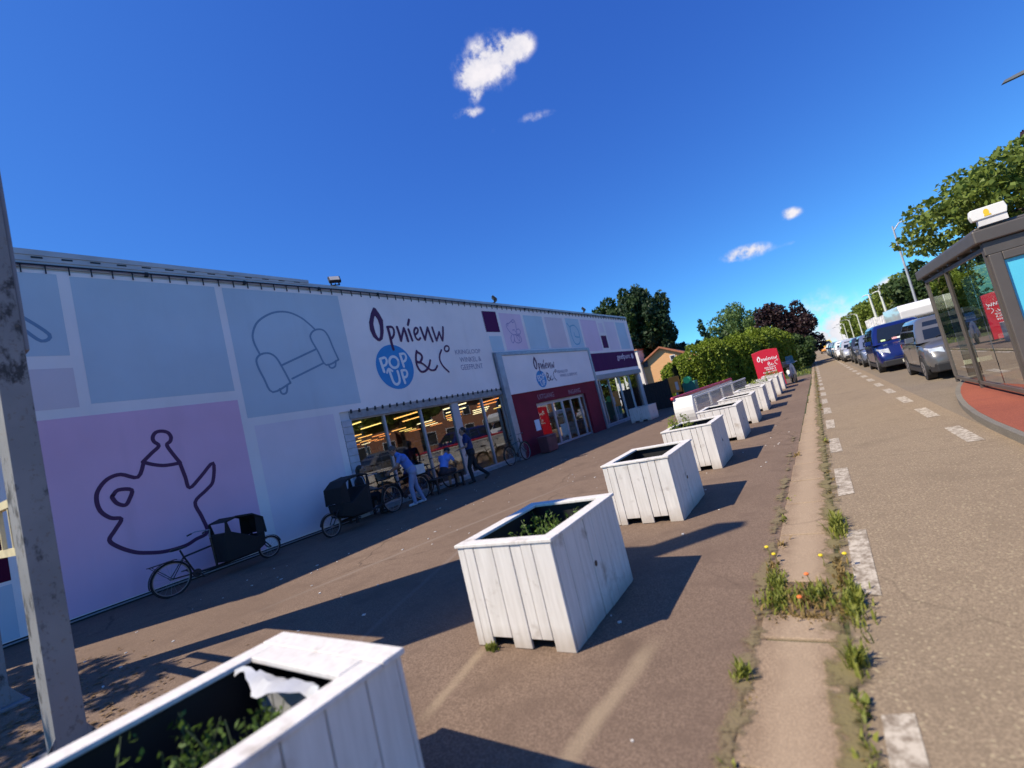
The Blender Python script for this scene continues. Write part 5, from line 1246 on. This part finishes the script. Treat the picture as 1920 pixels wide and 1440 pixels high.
b = MB(); b.quad((1.12, -.2, 1.02), (1.12, .2, 1.02), (1.0, .16, 1.42), (1.0, -.16, 1.42)); b.build('windshield', glassmat('scooter_screen', (.7, .75, .8), .1), st)
b = MB(); b.bb(-.55, -.2, -.2, .2, .84, 1.16); b.build('top_box', M_dark, st, bevel=.04)
co_ = thing('cart_corral', 'long white cart rail with a red top bar and grey mesh panels behind the planters', 'cart corral', (-3.95, 14.6, .004), R(-4))
M_cw = pm('white_powder_coat', (.70, .69, .66), .45, ns=3, na=.06); M_cr = pm('red_rail', (.50, .02, .05), .45, ns=2, na=.12)
L_ = 8.6
b = MB(); b.bb(-.03, .03, .55, L_, .92, 1.0); b.bb(-.03, .03, .55, L_, .30, .36)
for k in range(5): y = .55 + (L_ - .6) * k / 4; b.bb(-.045, .045, y, y + .08, 0, 1.0)
b.bb(.55, .61, .55, L_, .30, .36); b.bb(.55, .61, .55, L_, .92, .98); b.build('frame', M_cw, co_, bevel=.008)
b = MB(); b.bb(-.05, .05, .3, L_ + .1, 1.002, 1.10); b.build('top_rail', M_cr, co_, bevel=.03)
b = MB(); b.loft([[(x, .40 + .14 * math.sin(PI * k / 8) * -1, z) for k, z in ((k, .18 + .86 * k / 8) for k in range(9))] + [(x, .52, 1.04), (x, .52, .18)] for x in (-.02, .60)]); b.build('end_panel', M_cw, co_, bevel=.03)
def meshmat():
    m, nt, b, o = newmat('wire_mesh'); nt.nodes.remove(b)
    tcn = nt.nodes.new('ShaderNodeTexCoord'); sx = nt.nodes.new('ShaderNodeSeparateXYZ'); nt.links.new(tcn.outputs['Object'], sx.inputs[0])
    ys = math_(nt, 'LESS_THAN', math_(nt, 'FRACT', math_(nt, 'MULTIPLY', sx.outputs[1], 14)), .18); zs = math_(nt, 'LESS_THAN', math_(nt, 'FRACT', math_(nt, 'MULTIPLY', sx.outputs[2], 14)), .18)
    k = math_(nt, 'MAXIMUM', ys, zs); t = nt.nodes.new('ShaderNodeBsdfTransparent'); d = nt.nodes.new('ShaderNodeBsdfDiffuse'); d.inputs[0].default_value = (.5, .5, .5, 1)
    mx = nt.nodes.new('ShaderNodeMixShader'); nt.links.new(k, mx.inputs[0]); nt.links.new(t.outputs[0], mx.inputs[1]); nt.links.new(d.outputs[0], mx.inputs[2]); nt.links.new(mx.outputs[0], o.inputs[0])
    return m
M_mesh = meshmat()
b = MB(); b.bb(-.006, .006, .63, L_ - .02, .36, .92); b.bb(.575, .585, .63, L_ - .02, .36, .92); b.build('mesh_panel', M_mesh, co_)

# ------------------------------------------------------------------ dark fence, bins, house
M_fence = pm('dark_stained_boards', (.022, .017, .018), .7, ns=5, na=.3)
fn = thing('board_fence', 'dark stained board fence beyond the far end of the shop', 'fence', (-12.1, 29.5, 0))
b = MB(); x = 0
while x < 4.3: b.bb(x, x + .145, 0, .03, .05, 1.78); x += .152
b.build('boards', M_fence, fn)
for x in (.05, 1.45, 2.85, 4.25): b = MB(); b.bb(x - .05, x + .05, .032, .13, 0, 1.86); b.build('post', M_fence, fn)
t = thing('recycling_bin', 'green recycling bin with a bright round lid in front of the hedge', 'bin', (-6.65, 30.2, .0))
b = MB(); b.loft([[(x * k, y * k, z) for x, y in ((-.4, -.4), (.4, -.4), (.4, .4), (-.4, .4))] for z, k in ((.05, .85), (1.25, 1.0), (1.32, .95))]); b.build('body', pm('bin_green', (.02, .16, .12), .5), t, bevel=.04)
b = MB(); b.cyl((-.05, -.45, 1.45), .21, .5, 20, axis='Y'); b.build('round_lid', pm('bright_green_lid', (.10, .70, .22), .4), t)
t = thing('warning_board', 'orange board on a grey foot beside the green bin', 'board', (-7.35, 29.4, 0))
b = MB(); b.bb(-.33, .33, 0, .06, .85, 1.85); b.build('panel', pm('orange_board', (.72, .25, .03), .5), t, bevel=.05)
b = MB(); b.bb(.02, .2, -.01, -.003, 1.0, 1.5); b.build('marking', pm('board_mark', (.65, .5, .45), .5), t)
b = MB(); b.bb(-.35, .35, -.2, .25, 0, .3); b.bb(-.05, .05, 0, .06, .3, .85); b.build('foot', pm('grey_foot', (.28, .28, .3), .8), t)
M_tile = pm('orange_roof_tiles', (.42, .15, .075), .8, ns=2, na=.2, bs=.5, bsc=12)
def brickmat(name, a, b_, mortar, scale=1.0):
    m, nt, b, o = newmat(name)
    tcn = nt.nodes.new('ShaderNodeTexCoord'); mp = nt.nodes.new('ShaderNodeMapping'); mp.inputs['Rotation'].default_value = (R(90), 0, 0)
    g = nt.nodes.new('ShaderNodeNewGeometry'); sx = nt.nodes.new('ShaderNodeSeparateXYZ'); nt.links.new(tcn.outputs['Object'], sx.inputs[0])
    cb = nt.nodes.new('ShaderNodeCombineXYZ'); nt.links.new(math_(nt, 'ADD', sx.outputs[0], sx.outputs[1]), cb.inputs[0]); nt.links.new(sx.outputs[2], cb.inputs[1])
    br = nt.nodes.new('ShaderNodeTexBrick'); br.inputs['Scale'].default_value = 1; br.inputs['Brick Width'].default_value = .22 * scale; br.inputs['Row Height'].default_value = .065 * scale; br.inputs['Mortar Size'].default_value = .008
    br.inputs['Color1'].default_value = c4(a); br.inputs['Color2'].default_value = c4(b_); br.inputs['Mortar'].default_value = c4(mortar)
    nt.links.new(cb.outputs[0], br.inputs['Vector']); nt.links.new(br.outputs[0], b.inputs['Base Color']); b.inputs['Roughness'].default_value = .9
    return m
M_brick = brickmat('orange_brick', (.70, .36, .15), (.76, .42, .18), (.64, .40, .22)); M_brick2 = brickmat('red_brick', (.30, .11, .06), (.36, .14, .075), (.3, .2, .14))
M_wframe = pm('white_window_frame', (.7, .7, .7), .5); G_dark = pm('house_window_glass', (.03, .035, .045), .06, spec=.8)
def house(name, label, loc, rz, W, D, eave, ridge, brick, tile, wins, chim=None, group=None, shutters=False):
    """gable faces local -Y; W along x, D along y"""
    t = thing(name, label, 'house', loc, rz, group); hw = W / 2
    b = MB(); b.loft([[(-hw, y, 0), (hw, y, 0), (hw, y, eave), (0, y, ridge), (-hw, y, eave)] for y in (0, D)]); b.build('wall', brick, t)
    r = MB(); o = .35; th = .16; sl_ = (ridge - eave) / hw
    for s in (-1, 1):
        P = [(0, ridge + .01), (s * (hw + o), eave - o * sl_ + .01)]
        r.hexa([(P[0][0], -o, P[0][1]), (P[1][0], -o, P[1][1]), (P[1][0], D + o, P[1][1]), (P[0][0], D + o, P[0][1]), (P[0][0], -o, P[0][1] + th), (P[1][0], -o, P[1][1] + th), (P[1][0], D + o, P[1][1] + th), (P[0][0], D + o, P[0][1] + th)])
    ro = r.build('roof', tile, t)
    if chim:
        c = MB(); x, y, h, w = chim; c.bb(x - w, x + w, y - w, y + w, eave - .2, h); c.bb(x - w - .05, x + w + .05, y - w - .05, y + w + .05, h, h + .12); c.build('chimney', pm('pale_chimney', (.62, .55, .48), .8), ro)
    for side, u, z, w, h in wins:
        f = MB(); p = MB()
        if side == 'S':
            f.bb(u - w / 2, u + w / 2, -.04, .02, z, z + h); p.bb(u - w / 2 + .07, u + w / 2 - .07, -.055, -.041, z + .07, z + h - .07)
        elif side == 'W':
            f.bb(-hw - .04, -hw + .02, u - w / 2, u + w / 2, z, z + h); p.bb(-hw - .055, -hw - .041, u - w / 2 + .07, u + w / 2 - .07, z + .07, z + h - .07)
        else:
            f.bb(hw - .02, hw + .04, u - w / 2, u + w / 2, z, z + h); p.bb(hw + .041, hw + .055, u - w / 2 + .07, u + w / 2 - .07, z + .07, z + h - .07)
        fo = f.build('window', M_wframe, t); p.build('pane', G_dark, fo)
    return t
house('brick_house', 'orange brick house with a tiled gable roof beyond the shop', (-12.1, 46.5, 0), R(4), 5.6, 9, 3.5, 5.0, M_brick, M_tile, [('S', .95, 3.55, .5, .5)], None)
hc = thing('white_annex', 'white rendered annex with a dark window at the left of the orange brick house', 'annex', (-14.55, 45.7, 0))
b = MB(); b.bb(-.75, .45, 0, 3, 0, 5.35); b.build('wall', pm('annex_white', (.72, .66, .60), .8), hc); b = MB(); b.bb(-.85, .5, -.1, 3.1, 5.352, 5.5); b.build('roof', M_tile, hc)
b = MB(); b.bb(.5, 1.0, .55, .66, 3.55, 4.2); b.build('window', G_dark, hc)
# houses on the other side of the road (they show as reflections in the shop windows)
M_slate = pm('dark_roof_tiles', (.06, .045, .04), .85, ns=3, na=.2)
for i, (y, dep, lab) in enumerate(((18, 12, 'red brick terrace house across the road, nearest of the three'), (32.5, 13, 'red brick terrace house across the road, in the middle'), (47.5, 15, 'red brick terrace house across the road, farthest of the three'))):
    ws = []
    for u in (2, 5, 8, 11):
        ws += [('W', u, 1.0, 1.5, 1.5), ('W', u, 3.6, 1.2, 1.1)]
    house('terrace_house', lab, (24, y, 0), 0, 9, dep, 5.4, 8.6, M_brick2, M_slate, ws, (-1.5, 2, 9.3, .4), 'brick houses across the road')

# ------------------------------------------------------------------ trees
M_bark = pm('tree_bark', (.10, .075, .055), .9, ns=6, na=.3, bs=.6, bsc=18)
L_oak = leafmat('oak_leaf', (.018, .045, .012), (.062, .10, .026), .2)
L_dark = leafmat('dark_leaf', (.012, .032, .014), (.04, .07, .028), .15)
L_light = leafmat('light_leaf', (.07, .13, .04), (.17, .25, .08), .3)
L_lime = leafmat('avenue_leaf', (.09, .14, .02), (.25, .31, .05), .35)
L_road = leafmat('roadside_leaf', (.07, .115, .018), (.23, .29, .055), .35)
L_copper = leafmat('copper_beech_leaf', (.018, .010, .012), (.05, .024, .024), .1)
L_hedge = leafmat('hedge_leaf', (.10, .16, .016), (.27, .34, .035), .3)
L_con = leafmat('conifer_leaf', (.015, .045, .02), (.045, .09, .035), .1)
def tree(name, label, loc, H, cz, rad, leaf, n, mat, seed, group=None, trunk=.25, clumps=40, conical=False, spread=.30, cat='tree'):
    rng = np.random.default_rng(seed); t = thing(name, label, cat, loc, 0, group)
    rx, ry, rz_ = rad
    C = []
    while len(C) < clumps:
        p = rng.uniform(-1, 1, 3); q = np.linalg.norm(p)
        if q > 1 or q < .35: continue
        if conical:
            k = (p[2] + 1) / 2
            if math.hypot(p[0], p[1]) > (1.02 - k) * 1.05: continue
        C.append(p)
    C = np.array(C)
    cr = rng.uniform(.7, 1.3, len(C)) * spread
    w = cr ** 2; w /= w.sum(); idx = rng.choice(len(C), n, p=w)
    d = rng.normal(size=(n, 3)); d /= np.linalg.norm(d, axis=1)[:, None]
    P = C[idx] + d * (cr[idx] * rng.uniform(.35, 1.0, n) ** .5)[:, None]
    P = P * np.array([rx, ry, rz_]) + np.array([0, 0, cz])
    P = P[P[:, 2] > .15]
    V, F = leafcloud(P, leaf, rng, .6, .35)
    mesh_np('crown', V, F, mat, t)
    mb = MB(); prng = random.Random(seed)
    z1 = cz + rz_ * .3
    path = [(0, 0, -.1), (prng.uniform(-.1, .1), prng.uniform(-.1, .1), z1 * .4), (prng.uniform(-.2, .2), prng.uniform(-.2, .2), z1)]
    mb.tube([Vector((0, 0, -.1))] + smooth3(path), [trunk * 1.25] + [trunk * (1 - .75 * i / 8) for i in range(9)], 9)
    for k in range(min(len(C), 16)):
        c = C[k] * np.array([rx, ry, rz_]) * .85 + np.array([0, 0, cz])
        zb = max(.3, min(z1 * .95, cz - rz_ * .7 + prng.random() * rz_ * .9))
        a = Vector((0, 0, zb)); e = Vector(c)
        if e.z < zb * .5: continue
        m_ = a.lerp(e, .5) + Vector((0, 0, .1 * (e - a).length))
        mb.tube([a, m_, e], [trunk * .38, trunk * .24, trunk * .08], 6)
    mb.build('trunk', M_bark, t, smooth=True)
    return t
def smooth3(P, k=4):
    P = [Vector(p) for p in P]; out = []
    for i in range(len(P) - 1):
        p0 = P[max(i - 1, 0)]; p1 = P[i]; p2 = P[i + 1]; p3 = P[min(i + 2, len(P) - 1)]
        for j in range(k):
            u = j / k; out.append(.5 * ((2 * p1) + (p2 - p0) * u + (2 * p0 - 5 * p1 + 4 * p2 - p3) * u * u + (-p0 + 3 * p1 - 3 * p2 + p3) * u ** 3))
    out.append(P[-1]); return out
tree('broadleaf_tree', 'tall dark broadleaf tree rising behind the right end of the shop', (-15.9, 50, 0), 13, 7.9, (4.0, 4.2, 4.2), .20, 22000, L_oak, 11, trunk=.45, clumps=110, spread=.2)
tree('broadleaf_tree', 'dark tree crowding the right side of the tallest tree behind the shop', (-13.3, 49, 0), 13, 7.3, (2.3, 2.4, 4.3), .18, 13000, L_dark, 12, trunk=.35, clumps=44, spread=.27)
tree('broadleaf_tree', 'lower dark spreading tree behind the roof of the orange brick house', (-12.9, 53, 0), 8, 4.2, (1.7, 1.8, 2.6), .18, 8000, L_dark, 13, trunk=.3, clumps=34, spread=.28)
tree('conifer_tree', 'small pointed conifer standing alone against the sky right of the brick house', (-10.8, 63, 0), 9, 4.9, (1.5, 1.5, 3.6), .24, 4200, L_con, 14, trunk=.25, clumps=60, conical=True, spread=.22)
tree('broadleaf_tree', 'low dark green tree between the conifer and the light green tree', (-9.2, 66, 0), 6, 3.8, (1.9, 2, 2.2), .24, 3000, L_oak, 15, trunk=.25, clumps=30)
tree('broadleaf_tree', 'light green airy tree behind the hedge', (-7.2, 70, 0), 9, 5.8, (3.6, 3, 3.3), .18, 9000, L_light, 16, trunk=.3, clumps=40)
tree('copper_beech', 'round dark purple copper beech beside the road at the end of the hedge', (-1.75, 54, 0), 7, 3.45, (2.7, 2.7, 3.1), .15, 15000, L_copper, 17, trunk=.3, clumps=60, spread=.26)
tree('roadside_bush', 'dark green bush under the copper beech at the road edge', (-1.4, 49, 0), 4, 1.5, (1.7, 2.2, 1.6), .16, 5000, L_oak, 18, trunk=.15, clumps=40, cat='bush')
# hedge: a leafy wall along a bent line
hd = thing('hedge', 'long tall green hedge running from the brick house to the red sign', 'hedge', (0, 0, 0))
rng = np.random.default_rng(8)
HP = [(-9.2, 35.8, 2.7), (-8.4, 35.4, 3.1), (-6.5, 36.5, 3.6), (-4.6, 39, 3.5), (-3.2, 42, 3.7), (-2.0, 45.5, 3.4)]
P = []; core = MB()
for (x0, y0, h0), (x1, y1, h1) in zip(HP, HP[1:]):
    L = math.hypot(x1 - x0, y1 - y0); ux, uy = (x1 - x0) / L, (y1 - y0) / L; nx, ny = -uy, ux
    n = int(L * 2600)
    u = rng.uniform(-.06, 1.06, n); hh = h0 + (h1 - h0) * np.clip(u, 0, 1)
    lump = .16 * np.sin(u * L * 2.6 + x0) + .1 * np.sin(u * L * 6.1)
    face_ = rng.random(n); dep = rng.uniform(-1, 1, n); z = rng.uniform(.05, 1, n)
    dep = np.where(face_ < .6, -1 + rng.normal(0, .14, n), np.where(face_ < .75, 1 + rng.normal(0, .1, n), dep))
    z = np.where(face_ >= .75, 1 + rng.normal(0, .035, n), z)
    rnd = np.sqrt(np.clip(1 - np.clip((z - .72) / .34, 0, 1) ** 2, .05, 1))
    d = dep * (.75 * rnd + lump * .5) ; zz = z * (hh + lump * 1.2)
    P.append(np.stack([x0 + ux * L * u + nx * d, y0 + uy * L * u + ny * d, zz], 1))
    w = .42
    core.hexa([(x0 + nx * w, y0 + ny * w, 0), (x1 + nx * w, y1 + ny * w, 0), (x1 - nx * w, y1 - ny * w, 0), (x0 - nx * w, y0 - ny * w, 0), (x0 + nx * w, y0 + ny * w, h0 * .85), (x1 + nx * w, y1 + ny * w, h1 * .85), (x1 - nx * w, y1 - ny * w, h1 * .85), (x0 - nx * w, y0 - ny * w, h0 * .85)])
V, F = leafcloud(np.concatenate(P), .085, rng, .6, .3)
mesh_np('foliage', V, F, L_hedge, hd); core.build('branches', pm('hedge_twigs', (.025, .03, .012), .9), hd)
tree('roadside_tree', 'leafy roadside tree whose crown rises above the bus shelter roof', (7.7, 22.8, 0), 9, 4.6, (3.9, 3.9, 1.8), .10, 22000, L_road, 21, trunk=.28, clumps=130, spread=.17)
tree('broadleaf_tree', 'dark reddish tree top at the far right edge behind the roadside tree', (10.6, 27.0, 0), 11, 6.0, (2.4, 2.4, 2.2), .22, 4000, L_copper, 22, trunk=.35, clumps=34)
tree('broadleaf_tree', 'rounded dull green tree behind the white camper van', (8.4, 47, 0), 8, 3.4, (2.5, 2.4, 2.2), .16, 7000, L_oak, 23, trunk=.3, clumps=40)
av = tree('avenue_tree', 'first and tallest of the avenue trees lining the far right of the road', (9.4, 58, 0), 8, 4.0, (3.5, 3.3, 2.7), .17, 8000, L_lime, 24, group='avenue trees along the right of the road', trunk=.25, clumps=80, spread=.2)
for i in range(1, 10):
    o = copy_tree(av); o.location = (9.3 + .05 * i, 58 + 9.5 * i, 0); o.rotation_euler.z = i * 1.3; k = 1 + .07 * ((i * 7) % 3 - 1); o.scale = (k, k, k)
    o['label'] = ('second', 'third', 'fourth', 'fifth', 'sixth', 'seventh', 'eighth', 'ninth', 'tenth')[i - 1] + ' avenue tree from the near end of the row on the right of the road'
# far wood closing the view
rng = np.random.default_rng(31); n = 14000
a = rng.uniform(-1, 1, n); x = a * 160; y = 210 + rng.normal(0, 6, n)
z = np.abs(rng.normal(0, 1, n)) * 2.2 + 1 + 2 * np.sin(x * .11) + 1.5 * np.sin(x * .31)
keep = (x < -5) | (x > 13)
V, F = leafcloud(np.stack([x, y, np.clip(z, 0, 9)], 1)[keep], .9, rng, .7, .2)
tag(mesh_np('far_woods', V, F, L_oak), 'hazy dark line of woods closing the view at the horizon', 'woods', kind='stuff')
# tree left of the billboard that dapples the bottom left corner
tree('garden_tree', 'tree standing left of the billboard, throwing dappled shade over the leaf litter', (-10.4, -2.9, 0), 7, 4.6, (2.2, 1.5, 1.4), .12, 6000, L_oak, 41, trunk=.14, clumps=26, spread=.3)
# verge grass strip along the hedge
rng_ = random.Random(55); vg = MB()
for i in range(420):
    y = 34.5 + rng_.random() * 40; x = -.45 - rng_.random() * 2.2
    blades(vg, x, y, .12, .2, 5, .16, rng_, 0, .8, .02)
tag(vg.build('verge_grass', [leafmat('verge_grass_blade', (.12, .17, .03), (.24, .28, .06), .3)]), 'rough pale green verge grass between the hedge and the bike lane', 'grass', kind='stuff')

# ------------------------------------------------------------------ lamps and flags
M_lampg = pm('lamp_grey', (.40, .42, .44), .5, .3); M_lampw = pm('pale_pole', (.66, .68, .60), .5)
def lamp(label, loc, h, arm, rz, mat=M_lampg, group='street lamps along the right of the road', double=False):
    t = thing('street_lamp', label, 'street lamp', loc, rz, group)
    p = MB(); p.tube([(0, 0, 0), (0, 0, h * .5), (0, 0, h)], [.09, .07, .05], 10); p.cyl((0, 0, 0), .11, .8, 10); p.build('pole', mat, t, smooth=True)
    for s in ((-1, 1) if double else (-1,)):
        a = MB(); a.tube([(0, 0, h - .3), (s * arm * .35, 0, h + .08), (s * arm, 0, h + .15)], [.045, .04, .03], 8); a.build('arm', mat, t, smooth=True)
        l = MB(); l.hexa([(s * arm, -.09, h + .10), (s * (arm + .62), -.07, h + .06), (s * (arm + .62), .07, h + .06), (s * arm, .09, h + .10), (s * arm, -.06, h + .21), (s * (arm + .55), -.04, h + .14), (s * (arm + .55), .04, h + .14), (s * arm, .06, h + .21)]); l.build('lamp_head', pm('lamp_head_grey', (.12, .13, .14), .4), t)
lamp('street lamp whose head reaches in from the right edge high in the sky', (8.35, 20, .008), 7.7, 1.35, 0)
lamp('tall thin street lamp standing between the camper van and the bus shelter', (6.15, 40, .008), 8.0, 1.0, R(180))
fl_ = [('left one of the two pale flagpoles above the parked cars', (5.45, 55, .004)), ('right one of the two pale flagpoles above the parked cars', (6.15, 54, .004))]
for lab, loc in fl_:
    t = thing('flagpole', lab, 'flagpole', loc, 0, 'pale flagpoles above the parked cars')
    p = MB(); p.tube([(0, 0, 0), (0, 0, 2.6), (-.06, 0, 5.0)], [.12, .11, .07], 10); p.tube([(-.06, 0, 5.0), (-.3, 0, 5.06), (-.6, 0, 4.98)], [.06, .05, .04], 8); p.build('pole', M_lampw, t, smooth=True)
    f = MB(); n = 6; V = []
    for a in range(n + 1):
        for b_ in range(4): V.append((-.12 - .13 * a, .05 * math.sin(a * 1.3 + b_), 2.9 - .35 * b_ - .03 * a))
    f.add(V, [(a * 4 + b_, a * 4 + b_ + 1, (a + 1) * 4 + b_ + 1, (a + 1) * 4 + b_) for a in range(n) for b_ in range(3)]); f.build('flag', pm('white_flag', (.72, .72, .72), .8), t)
for i, y in enumerate((75, 90, 105, 122)):
    lamp(('pale lamp post just beyond the flagpoles', 'pale lamp post halfway down the avenue', 'pale lamp post three quarters down the avenue', 'pale lamp post near the vanishing end of the road')[i], (5.6, y, .004), 4.3, .6, 0, M_lampw, 'pale lamp posts down the avenue')
